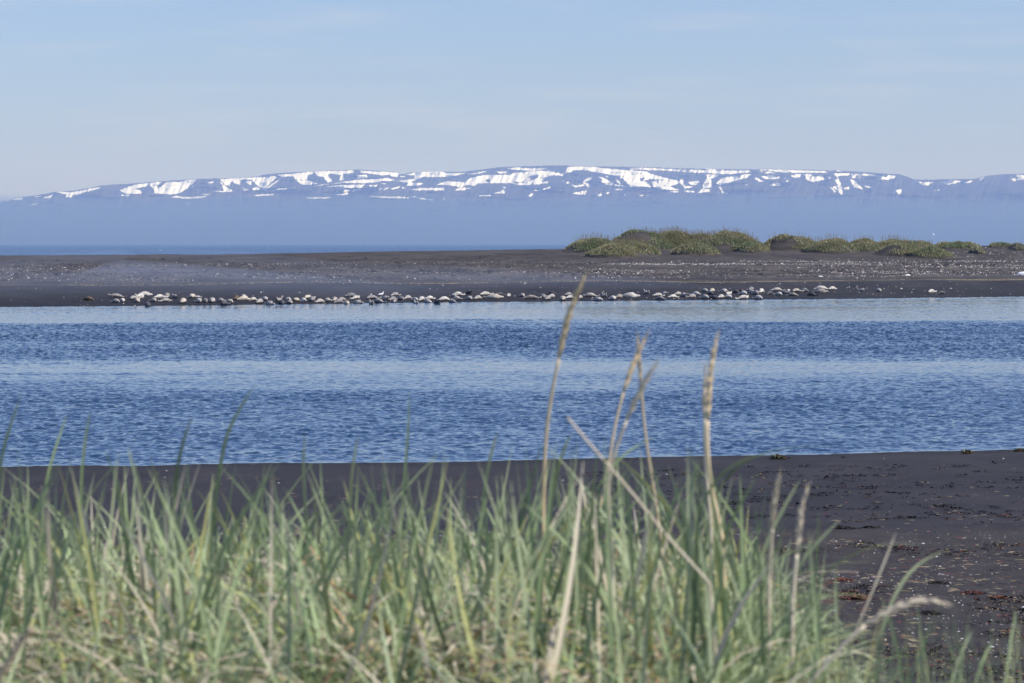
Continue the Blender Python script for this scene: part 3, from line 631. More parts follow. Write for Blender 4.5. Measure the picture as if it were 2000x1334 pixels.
def lump(name, px, py, w, h, col, label, cat, hf, y0, y1, rough=0.5, seed=1, depth=0.6):
    c = ray_hit(px, py, hf, y0, y1, 0.1); wm = w * c[1] / F / 2; hm = h * c[1] / F
    r = random.Random(seed); V = []; nu, nv = 14, 7
    for j in range(nv):
        ph = j / (nv - 1) * PI / 2
        for i in range(nu):
            th = 2 * PI * i / nu; q = 1 + 0.22 * math.sin(th * 2 + seed) + r.uniform(-0.1, 0.1)
            V.append((math.cos(th) * math.cos(ph) * wm * q, math.sin(th) * math.cos(ph) * wm * depth * q, math.sin(ph) * hm * (1 + 0.12 * math.sin(3 * th)) - 0.01))
    Fc = [(j * nu + i, j * nu + (i + 1) % nu, (j + 1) * nu + (i + 1) % nu, (j + 1) * nu + i) for j in range(nv - 1) for i in range(nu)]
    o = mesh_np(name, V, Fc, simple(name + '_surface', col, rough, 0.15, 8), True); o.location = c
    tag(o, label, cat); return o
lump('shell', 1731, 1206, 11, 6, (0.8, 0.8, 0.78), 'largest white shell on the near beach, beneath the drooping seed head', 'shell', near_h, 15, 60, 0.4, 3)
lump('pale_stone', 1729, 1253, 9, 5, (0.55, 0.42, 0.33), 'small pinkish stone on dark sand below the large white shell', 'stone', near_h, 15, 60, 0.7, 5)
lump('white_boulder', 1998, 537, 22, 6, (0.85, 0.86, 0.88), 'white boulder on the far bar cut by the right edge', 'boulder', far_h, 230, 420, 0.6, 2)
lump('white_boulder', 1602, 541, 11, 2.4, (0.8, 0.8, 0.8), 'small flat white boulder above the seals, left of the other white boulders', 'boulder', far_h, 230, 420, 0.6, 4)
lump('white_boulder', 1772, 538, 13, 2.4, (0.72, 0.68, 0.64), 'low off-white boulder in the far wrack, between two whiter ones', 'boulder', far_h, 230, 420, 0.6, 6)

# ------------------------------------------------------------------ seals
def loft(V, Fc, path, radii, up=(0, 0, 1), n=12, squash=1.0, cap=True, flatb=0.0):
    """closed tube through path; radii list of (side, vertical)"""
    i0 = len(V); P = [Vector(p) for p in path]
    for k, p in enumerate(P):
        d = (P[min(k + 1, len(P) - 1)] - P[max(k - 1, 0)]).normalized()
        sd_ = d.cross(Vector(up)); sd_ = sd_.normalized() if sd_.length > 1e-4 else Vector((0, 1, 0))
        u_ = sd_.cross(d).normalized(); rs, rv = radii[k]
        for j in range(n):
            a = 2 * PI * j / n; sy, sz = math.cos(a), math.sin(a)
            if sz < 0: sz *= (1 - flatb)
            V.append(tuple(p + sd_ * (sy * rs) + u_ * (sz * rv)))
    for k in range(len(P) - 1):
        for j in range(n):
            a = i0 + k * n + j; b = i0 + k * n + (j + 1) % n
            Fc.append((a, b, b + n, a + n))
    if cap:
        for k, s_ in ((0, -1), (len(P) - 1, 1)):
            ci = len(V); V.append(tuple(P[k])); r = i0 + k * n
            for j in range(0, n, 2):
                q = (r + j, r + (j + 1) % n, r + (j + 2) % n, ci)
                Fc.append(q if s_ > 0 else q[::-1])
def seal_mesh(name, head_up=0.0, tail_up=0.0, bend=0.0, roll=0.0, fat=1.0, head_turn=0.0, flipper=0.0):
    S = [0.00, 0.05, 0.12, 0.20, 0.30, 0.42, 0.54, 0.64, 0.73, 0.80, 0.86, 0.905, 0.945, 0.975, 0.995]
    R = [0.030, 0.045, 0.070, 0.105, 0.150, 0.185, 0.195, 0.185, 0.150, 0.112, 0.090, 0.088, 0.074, 0.050, 0.028]
    Lh = 1.45; V = []; Fc = []; path = []; rad = []
    x = -0.72; y = 0.0; z = 0.0; px_, pz_ = x, z; ang = 0.0; yaw = 0.0
    pts = []
    for k, s_ in enumerate(S):
        r = R[k] * fat * 1.04
        # height of the axis: lying on the ground, lifting at head and tail
        zc = r * 0.86 + head_up * max(0, (s_ - 0.66) / 0.34) ** 1.5 + tail_up * max(0, (0.30 - s_) / 0.30) ** 1.6
        xx = (s_ - 0.5) * Lh * (1 - 0.10 * abs(bend)) - head_up * 0.35 * max(0, (s_ - 0.7) / 0.3) ** 2 + tail_up * 0.25 * max(0, (0.25 - s_) / 0.25)
        yy = bend * (s_ - 0.5) ** 2 * 1.5 + head_turn * max(0, (s_ - 0.8)) * 1.2
        path.append((xx, yy, zc)); rad.append((r * (1.12 if 0.2 < s_ < 0.8 else 1.0), r * 0.92))
    loft(V, Fc, path, rad, n=14, flatb=0.22)
    bp = path[0]
    for sg in (-1, 1):                                   # hind flippers, spread like a fan
        d = Vector((-0.20, sg * 0.055, 0.05 + tail_up * 0.3)); p0 = Vector(path[1]); ps = [p0 + d * f for f in (0, 0.35, 0.7, 1.0, 1.15)]
        loft(V, Fc, [tuple(p) for p in ps], [(0.022, 0.034), (0.020, 0.045), (0.016, 0.062), (0.012, 0.070), (0.006, 0.045)], n=8)
    k = 8
    for sg in (-1, 1):                                   # fore flippers
        p0 = Vector(path[k]) + Vector((0, sg * rad[k][0] * 0.75, -0.03))
        out = Vector((-0.15, sg * (0.10 + 0.05 * flipper), -0.045 + flipper * (0.20 if sg > 0 else 0.0)))
        ps = [p0 + out * f for f in (0, 0.3, 0.65, 1.0, 1.12)]
        loft(V, Fc, [tuple(p) for p in ps], [(0.034, 0.022), (0.042, 0.020), (0.046, 0.015), (0.034, 0.010), (0.016, 0.006)], n=8)
    # muzzle
    hp = Vector(path[-3]); dn = (Vector(path[-1]) - Vector(path[-3])).normalized()
    loft(V, Fc, [tuple(hp + dn * 0.02 - Vector((0, 0, 0.012))), tuple(hp + dn * 0.055 - Vector((0, 0, 0.014))), tuple(hp + dn * 0.085 - Vector((0, 0, 0.015)))], [(0.060, 0.045), (0.055, 0.042), (0.030, 0.026)], n=8)
    V = np.array(V)
    if roll:
        c, s_ = math.cos(roll), math.sin(roll); y, z = V[:, 1].copy(), V[:, 2] - 0.18
        V[:, 1] = y * c - z * s_; V[:, 2] = y * s_ + z * c + 0.18
    # coat: pale underside, spotted darker back
    me = bpy.data.meshes.new(name); me.from_pydata([tuple(v) for v in V], [], Fc)
    me.polygons.foreach_set('use_smooth', np.ones(len(Fc), bool)); me.update()
    import bmesh
    bm = bmesh.new(); bm.from_mesh(me); bmesh.ops.recalc_face_normals(bm, faces=bm.faces); bm.to_mesh(me); bm.free()
    me.materials.append(SEAL)
    return me
def seal_mat():
    m, t, b = new_mat('seal_fur'); tcn = N(t, 'ShaderNodeTexCoord'); oi = N(t, 'ShaderNodeObjectInfo')
    vm = N(t, 'ShaderNodeVectorMath', operation='ADD'); t.links.new(tcn.outputs['Object'], vm.inputs[0])
    cmb = N(t, 'ShaderNodeCombineXYZ'); t.links.new(mth(t, 'MULTIPLY', oi.outputs['Random'], 40.0), cmb.inputs[0]); t.links.new(cmb.outputs[0], vm.inputs[1])
    v = vm.outputs[0]
    big = noise(t, v, 3.2, 3); sp = noise(t, v, 17.0, 2, 0.6); sp2 = noise(t, mapped(t, v, (1, 1, 1), (5, 5, 5)), 9.0, 3, 0.6)
    c0 = oi.outputs['Color']
    c = mixrgb(t, ramp(t, big, [(0.40, 0.0), (0.62, 0.6)]), c0, mixrgb(t, 1.0, c0, (0.42, 0.40, 0.42), 'MULTIPLY'))
    c = mixrgb(t, ramp(t, sp, [(0.50, 0.0), (0.58, 0.8)]), c, mixrgb(t, 1.0, c0, (0.20, 0.19, 0.20), 'MULTIPLY'))
    c = mixrgb(t, ramp(t, sp2, [(0.57, 0.0), (0.66, 0.5)]), c, mixrgb(t, 1.0, c0, (1.3, 1.25, 1.15), 'MULTIPLY'))
    t.links.new(c, b.inputs['Base Color']); b.inputs['Roughness'].default_value = 0.6; b.inputs['Specular IOR Level'].default_value = 0.25
    return m
SEAL = seal_mat()
POSES = {
 'flat': (seal_mesh('seal_flat'), 'lying flat'),
 'side': (seal_mesh('seal_side', 0.02, 0.03, 0.18, 0.9, 1.05, 0, 0.6), 'on its side'),
 'up': (seal_mesh('seal_up', 0.26, 0.02, 0.12, 0, 1.0, 0.3), 'head lifted'),
 'banana': (seal_mesh('seal_banana', 0.36, 0.34, 0.0, 0, 0.95), 'curved like a banana'),
 'curl': (seal_mesh('seal_curl', 0.04, 0.04, 0.55, 0.25, 1.08, 0.25), 'curled up'),
 'fat': (seal_mesh('seal_fat', 0.09, 0.05, -0.25, 0.1, 1.08), 'resting plump'),
}
TONES = {'w': ((0.80, 0.76, 0.69), 'white'), 'c': ((0.66, 0.60, 0.50), 'cream'), 'p': ((0.56, 0.53, 0.49), 'pale grey'), 'g': ((0.34, 0.33, 0.33), 'mid grey'),
         'd': ((0.13, 0.125, 0.135), 'dark grey'), 'b': ((0.20, 0.14, 0.09), 'brown'), 'm': ((0.44, 0.40, 0.36), 'mottled grey-brown')}
# photo x, y of the belly line, width there in px, head towards (L, R, N near end towards us, F away), tone, pose
SEALS = [
 (172,587,28,'R','b','flat'),(226,581,34,'L','m','up'),(226,592,23,'R','p','fat'),(239,589.5,9,'N','w','flat'),(282,579,33,'R','w','fat'),(260,586,18,'L','p','curl'),(268,591,13,'L','c','side'),
 (275,583,11,'R','w','side'),(288,598.5,13,'L','d','up'),(300,590,17,'R','p','fat'),(312,584,25,'L','w','side'),(326,581,12,'N','m','fat'),(323,590,27,'R','p','fat'),(342,583,18,'L','m','banana'),
 (358,593,12,'N','c','fat'),(375,583,12,'N','c','curl'),(388,586,11,'N','w','up'),(388,591.5,16,'R','p','fat'),(401,591,10,'R','g','flat'),(414,591.5,14,'N','p','fat'),(430,591,17,'R','p','curl'),
 (437,596.5,11,'N','d','curl'),(448,592.5,22,'R','c','fat'),(462,586,12,'N','b','fat'),(476,582,9,'L','w','up'),(475,588.5,30,'L','c','side'),(494,587.5,16,'R','w','flat'),(507.5,593,12,'N','p','fat'),
 (518,587.5,15,'L','p','curl'),(525,596,24,'R','p','side'),(544,591,14,'L','m','banana'),(549,594.3,13,'R','d','flat'),(563,590,12,'N','p','up'),(565,594,17,'R','p','fat'),
 (579,589.5,15,'L','c','up'),(592,591,14,'R','w','side'),(601,585,20,'L','c','curl'),(609,589.5,13,'N','g','fat'),(624,591.5,17,'R','p','fat'),(639,590.5,14,'R','c','curl'),(654,589.5,13,'N','p','fat'),
 (662,592.5,22,'L','g','flat'),(667,588,17,'R','m','fat'),(677,594.5,10,'N','c','fat'),(686,581.5,31,'L','g','fat'),(695.5,585,18,'R','w','up'),(697,593.5,28,'R','p','side'),(726,585,29,'L','g','curl'),
 (725,594.3,11,'R','c','banana'),(739,592,25,'L','p','fat'),(753.5,587.5,13,'R','c','up'),(767,587.5,16,'R','g','fat'),(771,591,8,'N','p','flat'),(772,578,18,'L','p','flat'),(783,587,16,'R','g','fat'),
 (797,584.5,16,'L','p','flat'),(812,589,18,'L','w','side'),(812.5,593.3,9,'R','w','banana'),(823.5,588,11,'R','p','up'),(836,592,18,'L','p','flat'),(840,586,20,'L','w','fat'),(853,592.8,14,'R','d','up'),
 (868,587.5,27,'L','w','flat'),(895,578,26,'L','w','fat'),(886,580.5,16,'R','p','flat'),(891,587.5,18,'R','p','curl'),(883,591.3,20,'R','g','flat'),(915.5,575,12,'R','d','up'),(916.5,586,17,'R','p','fat'),
 (933,585,15,'R','p','fat'),(948,578,27,'L','w','side'),(965,584,38,'R','c','side'),(976,577.5,20,'L','d','flat'),(993.5,581,14,'N','p','fat'),
 (1020,580.5,15,'N','p','fat'),(1037,585,35,'L','m','side'),(1060,583,12,'R','g','fat'),(1070.5,586.5,11,'N','p','fat'),(1077,576,17,'R','d','flat'),(1078,582,15,'R','p','curl'),(1099,587,11,'N','c','fat'),
 (1111,578.5,18,'L','g','fat'),(1114,584,22,'L','w','fat'),(1134,583,8,'N','c','flat'),(1153,580.5,35,'L','p','fat'),(1168,588,24,'R','w','fat'),(1180.5,581,9,'R','w','banana'),(1197,586,13,'N','w','fat'),
 (1210,583,15,'R','m','curl'),(1230.5,582,40,'R','w','side'),
 (1263,575,12,'R','w','banana'),(1286,579.5,25,'L','w','fat'),(1298,577.5,10,'R','p','up'),(1289,586,23,'R','g','flat'),(1315,582.5,24,'L','w','fat'),(1325,577.5,21,'L','p','fat'),(1335.5,580,10,'R','p','up'),
 (1359,577.5,22,'R','w','fat'),(1353,582.5,20,'R','m','curl'),(1377,571,13,'L','p','flat'),(1391,571.5,12,'N','c','fat'),(1377,584,17,'R','p','fat'),(1388,576,14,'L','d','flat'),(1394,584,19,'R','d','fat'),
 (1414,571.5,20,'R','w','fat'),(1409,583,14,'L','w','fat'),(1422,583,17,'R','w','fat'),(1423,576.5,18,'R','w','banana'),(1437,573,16,'R','d','fat'),(1448,569,6,'N','b','flat'),(1452,576,15,'R','w','fat'),
 (1452,585,30,'R','w','up'),(1467,568.5,11,'L','g','fat'),(1469,573,19,'L','p','flat'),(1476,576,12,'N','g','fat'),(1487,572,12,'R','w','flat'),(1481,585,19,'R','w','fat'),
 (1518,569.5,30,'L','p','fat'),(1504,575.5,17,'L','d','flat'),(1521,577.5,16,'R','w','fat'),(1533,575,14,'R','g','curl'),(1539.5,570,7,'N','w','flat'),(1548,578,23,'R','c','flat'),(1555,571.5,26,'L','m','curl'),
 (1570,569.5,18,'R','g','flat'),(1585,578.5,21,'L','d','fat'),(1604,566,31,'L','w','flat'),(1603,573,31,'R','m','side'),(1626,567,19,'L','w','fat'),
 (1684,570,21,'R','p','banana'),(1717,570.5,9,'N','p','fat'),(1819,573,21,'L','w','side'),(1839,575,23,'R','d','up')]
HEADS = {'L': 'facing left', 'R': 'facing right', 'N': 'end on'}
def ordinal(n):
    return ['first', 'second', 'third', 'fourth', 'fifth', 'sixth', 'seventh', 'eighth', 'ninth', 'tenth', 'eleventh', 'twelfth', 'thirteenth', 'fourteenth', 'fifteenth', 'sixteenth', 'seventeenth', 'eighteenth', 'nineteenth', 'twentieth'][n - 1]
LANDS = [(0, 160, 1, ''), ]
SEGS = [  # (from px, to px, count direction, where it is counted from)
 (200, 350, 1, 'right of the lone brown seal'), (350, 470, -1, 'left of the round brown seal'), (470, 572, 1, 'right of the round brown seal'), (572, 686, -1, 'left of the big arched grey seal'), (686, 746, -1, 'left of the standing gull'),
 (746, 860, 1, 'right of the standing gull'), (860, 1006, -1, 'left of the bare gap in mid herd'), (1006, 1122, -1, 'left of the tallest stalk'), (1122, 1255, 1, 'right of the tallest stalk'),
 (1255, 1380, 1, 'right of the second stalk'), (1380, 1496, -1, 'left of the wide rightward gap'), (1496, 1640, -1, 'left of the lone banana-curved seal')]
def lab_for(px, head, tone, pose, n, where):
    return None
def make_seals():
    rng = random.Random(21)
    cnt = {}
    labels = [None] * len(SEALS)
    labels[0] = 'lone brown seal lying flat at the left end of the herd'
    last = len(SEALS)
    labels[last - 4] = 'lone pale grey seal curved like a banana, right of the herd'
    labels[last - 3] = 'small round pale seal alone between the banana-curved seal and the far right pair'
    labels[last - 2] = 'white seal of the far right pair, rolled on its side'
    labels[last - 1] = 'dark grey seal of the far right pair, head lifted'
    for i_, q_ in enumerate(SEALS):
        if q_[0] == 462: labels[i_] = 'round brown seal seen end on, behind a cream one left of centre'
        if q_[0] == 686: labels[i_] = 'big grey seal with an arched back, lying higher up the sand than its neighbours'
    for (a, b, dr, where) in SEGS:
        ids = [i for i in range(1, last - 4) if a <= SEALS[i][0] < b and labels[i] is None]
        ids.sort(key=lambda i: (SEALS[i][0] * dr, SEALS[i][1]))
        for k, i in enumerate(ids):
            px, by, w, hd, tn, ps = SEALS[i]
            labels[i] = '%s seal %s, %s, %s %s' % (TONES[tn][1], POSES[ps][1], HEADS[hd], ordinal(k + 1), where)
    for i, (px, by, w, hd, tn, ps) in enumerate(SEALS):
        c = ray_hit(px, by, far_h, 215, 330, 0.05)
        D = c[1]; wm = w * D / F
        L0, B0 = 1.62, 0.50
        sc = 1.0
        if wm > L0: sc = min(1.25, wm / L0 * 1.04); ang = 0.0
        elif wm < B0 * 1.25: sc = min(1.0, max(0.62, wm / B0)); ang = 0.42 * PI
        else:
            sc = min(1.0, max(0.86, wm / L0 * 1.2)); wm = wm * 1.10 / sc
            ang = 0.0; best = 9
            for k in range(0, 91, 2):
                a = math.radians(k); e = abs(L0 * math.cos(a) + B0 * math.sin(a) - wm)
                if e < best: best = e; ang = a
            ang *= 0.84
        ang = min(ang, PI / 2 - 0.15 * rng.random())
        toward = -1 if rng.random() < 0.72 else 1       # head end nearer to us or farther
        if hd == 'N': yaw = -PI / 2 + rng.uniform(-0.35, 0.35)
        elif hd == 'R': yaw = toward * ang
        else: yaw = PI - toward * ang
        me = POSES[ps][0]; o = bpy.data.objects.new('seal', me); COL.objects.link(o)
        sc *= rng.uniform(1.03, 1.14)
        dy = 0.22 + 0.45 * abs(math.sin(yaw))
        Yc = c[1] + dy; xc = (px - 1000) / F * Yc
        zc = float(np.maximum(far_h(xc, Yc), -0.04))
        o.location = (xc, Yc, zc - 0.015)
        o.rotation_euler = (rng.uniform(-0.08, 0.08), 0, yaw); o.scale = (sc, sc * (1 if rng.random() < 0.5 else -1) if False else sc, sc * rng.uniform(0.92, 1.1))
        k = rng.uniform(0.88, 1.1); col = TONES[tn][0]; o.color = (col[0] * k, col[1] * k, col[2] * k, 1)
        tag(o, labels[i], 'seal', 'seals hauled out along the edge of the sandbar')
make_seals()

# ------------------------------------------------------------------ birds
WHITE = simple('white_feathers', (0.82, 0.82, 0.82), 0.7); GREYF = simple('grey_feathers', (0.35, 0.37, 0.40), 0.7)
BEAK = simple('yellow_beak', (0.6, 0.38, 0.08), 0.5); LEGM = simple('pink_leg', (0.5, 0.33, 0.28), 0.6); BROWNF = simple('brown_feathers', (0.26, 0.17, 0.12), 0.7, 0.3, 30)
DARKF = simple('dark_feathers', (0.05, 0.05, 0.06), 0.7)
def lofted(name, path, rad, mat, parent=None, n=10):
    V = []; Fc = []; loft(V, Fc, path, rad, n=n); return mesh_np(name, V, Fc, mat, True, parent)
def standing_bird(name, loc, yaw, s_, body_m, wing_m, label, cat):
    r = empty(name, loc); r.rotation_euler = (0, 0, yaw)
    P = lambda L_: [tuple(v * s_ for v in p) for p in L_]
    Rr = lambda L_: [tuple(v * s_ for v in p) for p in L_]
    lofted('body', P([(-0.30, 0, 0.27), (-0.2, 0, 0.29), (-0.08, 0, 0.31), (0.05, 0, 0.34), (0.12, 0, 0.40), (0.15, 0, 0.47), (0.17, 0, 0.52), (0.21, 0, 0.525), (0.235, 0, 0.52)]),
           Rr([(0.02, 0.012), (0.05, 0.04), (0.085, 0.08), (0.09, 0.095), (0.065, 0.07), (0.042, 0.045), (0.046, 0.048), (0.04, 0.038), (0.015, 0.015)]), body_m, r)
    lofted('beak', P([(0.23, 0, 0.52), (0.26, 0, 0.515), (0.30, 0, 0.505)]), Rr([(0.016, 0.016), (0.012, 0.014), (0.003, 0.003)]), BEAK, r, 6)
    for sg in (-1, 1):
        lofted('wing', P([(0.06, sg * 0.075, 0.37), (-0.08, sg * 0.09, 0.345), (-0.24, sg * 0.06, 0.31), (-0.38, sg * 0.02, 0.29)]), Rr([(0.012, 0.03), (0.02, 0.07), (0.014, 0.045), (0.004, 0.01)]), wing_m, r, 8)
        lofted('leg', P([(0.0, sg * 0.035, 0.27), (0.005, sg * 0.035, 0.14), (0.0, sg * 0.035, 0.0)]), Rr([(0.010, 0.010), (0.007, 0.007), (0.008, 0.008)]), LEGM, r, 6)
    return tag(r, label, cat)
c = ray_hit(745, 582, far_h, 215, 330, 0.05)
standing_bird('gull', tuple(c), 0.5, 1.0, WHITE, WHITE, 'white gull standing upright between the seals', 'gull')
c = ray_hit(1708, 581, far_h, 215, 330, 0.05)
standing_bird('wader', tuple(c), 2.6, 0.55, BROWNF, BROWNF, 'small brown wading bird at the far water edge', 'wading bird')
def flying_bird(name, px, py, D, span, bank, yaw, mat, label):
    c = pt(px, py, D); r = empty(name, tuple(c)); r.rotation_euler = (bank, 0, yaw); k = span / 1.3
    P = lambda L_: [tuple(v * k for v in p) for p in L_]
    lofted('body', P([(-0.26, 0, 0), (-0.15, 0, 0), (0, 0, 0), (0.14, 0, 0.01), (0.2, 0, 0.02), (0.26, 0, 0.01)]), P([(0.03, 0.01), (0.05, 0.04), (0.07, 0.065), (0.045, 0.045), (0.04, 0.04), (0.008, 0.008)]), mat, r)
    for sg in (-1, 1):
        lofted('wing', P([(0.06, sg * 0.04, 0.02), (0.08, sg * 0.25, 0.09), (0.02, sg * 0.45, 0.07), (-0.10, sg * 0.66, 0.0)]), P([(0.09, 0.016), (0.075, 0.012), (0.05, 0.008), (0.01, 0.003)]), mat, r, 8)
    return tag(r, label, 'bird')
flying_bird('gull', 1823, 458, 420, 0.7, 0.75, 0.2, WHITE, 'white gull gliding tilted above the right-hand dunes')
flying_bird('gull', 313, 489.5, 470, 0.5, 0.2, 1.2, WHITE, 'tiny white gull low over the sea strip at left')
flying_bird('bird', 1905, 277, 600, 0.45, 0.3, 0.6, DARKF, 'tiny dark bird high in the sky at right')

# ------------------------------------------------------------------ foreground grass
def strip_blades(blades):
    """blades: list of (points (k,3), widths (k,), side vector, colour root, colour tip); V-folded leaves"""
    V = []; Fc = []; C = []
    for P, W, sidev, c0, c1 in blades:
        k = len(P); i0 = len(V)
        for j in range(k):
            p = P[j]; d = P[min(j + 1, k - 1)] - P[max(j - 1, 0)]
            s_ = np.cross(d, sidev); nrm = s_ / (np.linalg.norm(s_) + 1e-9); sd_ = np.cross(nrm, d); sd_ /= (np.linalg.norm(sd_) + 1e-9)
            w = W[j]; V += [p - sd_ * w, p + nrm * w * 0.45, p + sd_ * w]
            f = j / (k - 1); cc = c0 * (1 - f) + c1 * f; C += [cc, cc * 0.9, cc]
        for j in range(k - 1):
            a = i0 + j * 3; Fc += [(a, a + 1, a + 4, a + 3), (a + 1, a + 2, a + 5, a + 4)]
    return np.array(V), np.array(Fc), np.array(C)
def proj(p):
    c, s_ = math.cos(PITCH), math.sin(PITCH); x, y, z = p[0], p[1], p[2] - CAMZ
    dpt = y * c - z * s_; v = y * s_ + z * c
    return 1000 + F * x / dpt, 667 - F * v / dpt
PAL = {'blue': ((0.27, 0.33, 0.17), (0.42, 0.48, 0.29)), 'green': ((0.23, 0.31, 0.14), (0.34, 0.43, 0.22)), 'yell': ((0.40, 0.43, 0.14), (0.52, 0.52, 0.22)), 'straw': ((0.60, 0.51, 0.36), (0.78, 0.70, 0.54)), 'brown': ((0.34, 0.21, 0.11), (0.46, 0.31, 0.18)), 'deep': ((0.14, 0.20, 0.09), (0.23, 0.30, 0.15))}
PAL = {k: (np.array(a), np.array(b)) for k, (a, b) in PAL.items()}
def limit_y(px):
    return np.interp(px, [-400, 0, 400, 900, 1200, 1350, 1450, 1560, 1680, 1800, 2100], [960, 970, 990, 975, 945, 960, 1020, 1095, 1190, 1230, 1180])
def fore_grass():
    rng = random.Random(12); nr = np.random.default_rng(12); blades = []
    target = 16500; made = 0; tries = 0
    while made < target and tries < 160000:
        tries += 1
        # tussock centre
        Y0 = rng.uniform(3.4, 7.1) ; 
        u0 = rng.uniform(-0.235, 0.235)
        if fbm(np.array(u0 * Y0 * 2.2), np.array(Y0 * 2.0), 2) < -0.02 and rng.random() < 0.93: continue
        if u0 > 0.10 and rng.random() < smooth(0.09, 0.15, u0) * 0.93: continue
        x0 = u0 * Y0
        for q in range(rng.randint(4, 9)):
            x = x0 + rng.gauss(0, 0.035); y = Y0 + rng.gauss(0, 0.035)
            z = float(near_h(x, y)) - 0.02
            Ln = rng.uniform(0.13, 0.35) * (1.3 if rng.random() < 0.18 else 1.0)
            az = rng.uniform(0, 2 * PI); lean = abs(rng.gauss(0.5, 0.38)); bend = rng.uniform(0.2, 2.0) * (1.5 if rng.random() < 0.25 else 1)
            if rng.random() < 0.30: bend = rng.uniform(-0.1, 0.5); lean += 0.25
            if rng.random() < (0.78 if Y0 < 6.0 else 0.45): lean += rng.uniform(0.35, 1.2)
            if rng.random() < 0.20: lean = rng.uniform(0.9, 1.6); bend = rng.uniform(-0.2, 0.5)
            k = 8; P = [np.array([x, y, z])]; th = lean * 0.4
            azd = rng.uniform(-0.5, 0.5)
            for j in range(1, k):
                a2 = az + azd * j / k
                P.append(P[-1] + np.array([math.sin(th) * math.cos(a2), math.sin(th) * math.sin(a2), math.cos(th)]) * Ln / (k - 1)); th = min(th + (bend * (j / k) + lean) / k, 2.5)
            P = np.array(P)
            top = P[np.argmax(P[:, 2])]
            if top[1] < 1.6: continue
            tx, ty = proj(top)
            lim = float(limit_y(tx)) + 20 - (rng.expovariate(1 / 30.0) if rng.random() < 0.6 else rng.expovariate(1 / 78.0))
            if Y0 < 4.6: lim += 60 * (4.6 - Y0)
            if ty < lim: continue
            w0 = rng.uniform(0.0028, 0.0072) * (0.75 if Y0 < 4.3 else 1)
            W = np.array([w0 * v for v in (0.75, 1.0, 1.0, 0.92, 0.8, 0.62, 0.38, 0.06)])
            r_ = rng.random()
            kind = 'blue' if r_ < 0.44 else 'green' if r_ < 0.66 else 'yell' if r_ < 0.76 else 'deep' if r_ < 0.88 else 'straw' if r_ < 0.985 else 'brown'
            if kind == 'straw' and (u0 > 0.07 or rng.random() < 0.5): kind = 'green'
            c0, c1 = PAL[kind]; b_ = rng.uniform(0.75, 1.0) if kind in ('straw', 'yell') else rng.uniform(0.85, 1.5)
            sv = np.array([math.cos(az + PI / 2 + rng.uniform(-0.9, 0.9)), math.sin(az + PI / 2 + rng.uniform(-0.9, 0.9)), rng.uniform(-0.2, 0.2)])
            blades.append((P, W, sv, c0 * b_, c1 * b_)); made += 1
    # slim leaves standing clear of the mat, each rooted on the dune
    for q in range(470):
        Y0 = rng.uniform(4.4, 6.6); tx = rng.uniform(-60, 1640); lo = float(limit_y(tx)); ty = lo + 25 - rng.random() ** 1.5 * 125
        tip = pt(tx, ty, Y0); off = max(-0.2, min(0.2, rng.gauss(0, 0.12))); dy = rng.gauss(0, 0.12); rx, ry = tip[0] + off, Y0 + dy; g = float(near_h(rx, ry)) - 0.02
        r0 = np.array([rx, ry, g]); cv = rng.uniform(-0.22, 0.3); P = []
        for j in range(8):
            f = j / 7.0; p = r0 * (1 - f) + tip * f; p = p + np.array([off * cv * math.sin(PI * f), 0, abs(off) * 0.22 * math.sin(PI * f)]); P.append(p)
        w0 = rng.uniform(0.0028, 0.0062); r_ = rng.random(); kind = 'blue' if r_ < 0.45 else 'green' if r_ < 0.78 else 'yell' if r_ < 0.86 else 'deep' if r_ < 0.93 else 'straw'
        c0, c1 = PAL[kind]; b_ = rng.uniform(0.85, 1.15)
        blades.append((np.array(P), np.array([w0 * v for v in (0.8, 1.0, 1.0, 0.92, 0.8, 0.62, 0.38, 0.06)]), np.array([1.0, rng.uniform(-1.2, 1.2), 0.0]), c0 * b_, c1 * b_))
    for q in range(230):                                  # loose leaves on the low flank at the right
        Y0 = rng.uniform(3.7, 5.0); tx = rng.uniform(1560, 2080); ty = rng.uniform(1165, 1420); tip = pt(tx, ty, Y0)
        off = max(-0.16, min(0.2, rng.gauss(0.02, 0.1))); rx = tip[0] - off; ry = Y0 + rng.gauss(0, 0.1); g = float(near_h(rx, ry)) - 0.02; r0 = np.array([rx, ry, g]); P = []
        for j in range(8):
            f = j / 7.0; P.append(r0 * (1 - f) + tip * f + np.array([-off * 0.25 * math.sin(PI * f), 0, abs(off) * 0.5 * math.sin(PI * f)]))
        w0 = rng.uniform(0.002, 0.0048); c0, c1 = PAL[rng.choice(['blue', 'green', 'blue', 'green', 'yell', 'deep'])]
        blades.append((np.array(P), np.array([w0 * v for v in (0.8, 1.0, 1.0, 0.92, 0.8, 0.62, 0.38, 0.06)]), np.array([1.0, rng.uniform(-1.2, 1.2), 0.0]), c0, c1))
    # thatch: dead straw lying low between the tussocks
    for q in range(7500):
        Y0 = rng.uniform(3.0, 8.0); u0 = rng.uniform(-0.23, 0.16); x = u0 * Y0
        if fbm(np.array(x * 1.7 + 60), np.array(Y0 * 1.7), 3) < 0.02 and rng.random() < 0.8: continue
        z = float(near_h(x, Y0)) + rng.uniform(0.0, 0.14); a = rng.uniform(0, 2 * PI); Ln = rng.uniform(0.06, 0.28); e = rng.uniform(-0.15, 0.5)
        P = np.array([[x + math.cos(a) * Ln * f, Y0 + math.sin(a) * Ln * f, z + e * Ln * f + 0.04 * math.sin(f * 3)] for f in (0, 0.33, 0.66, 1)])
        r_ = rng.random(); c0, c1 = PAL['straw' if r_ < 0.70 else 'brown' if r_ < 0.82 else 'yell']; b_ = rng.uniform(0.7, 1.3)
        w0 = rng.uniform(0.002, 0.005)
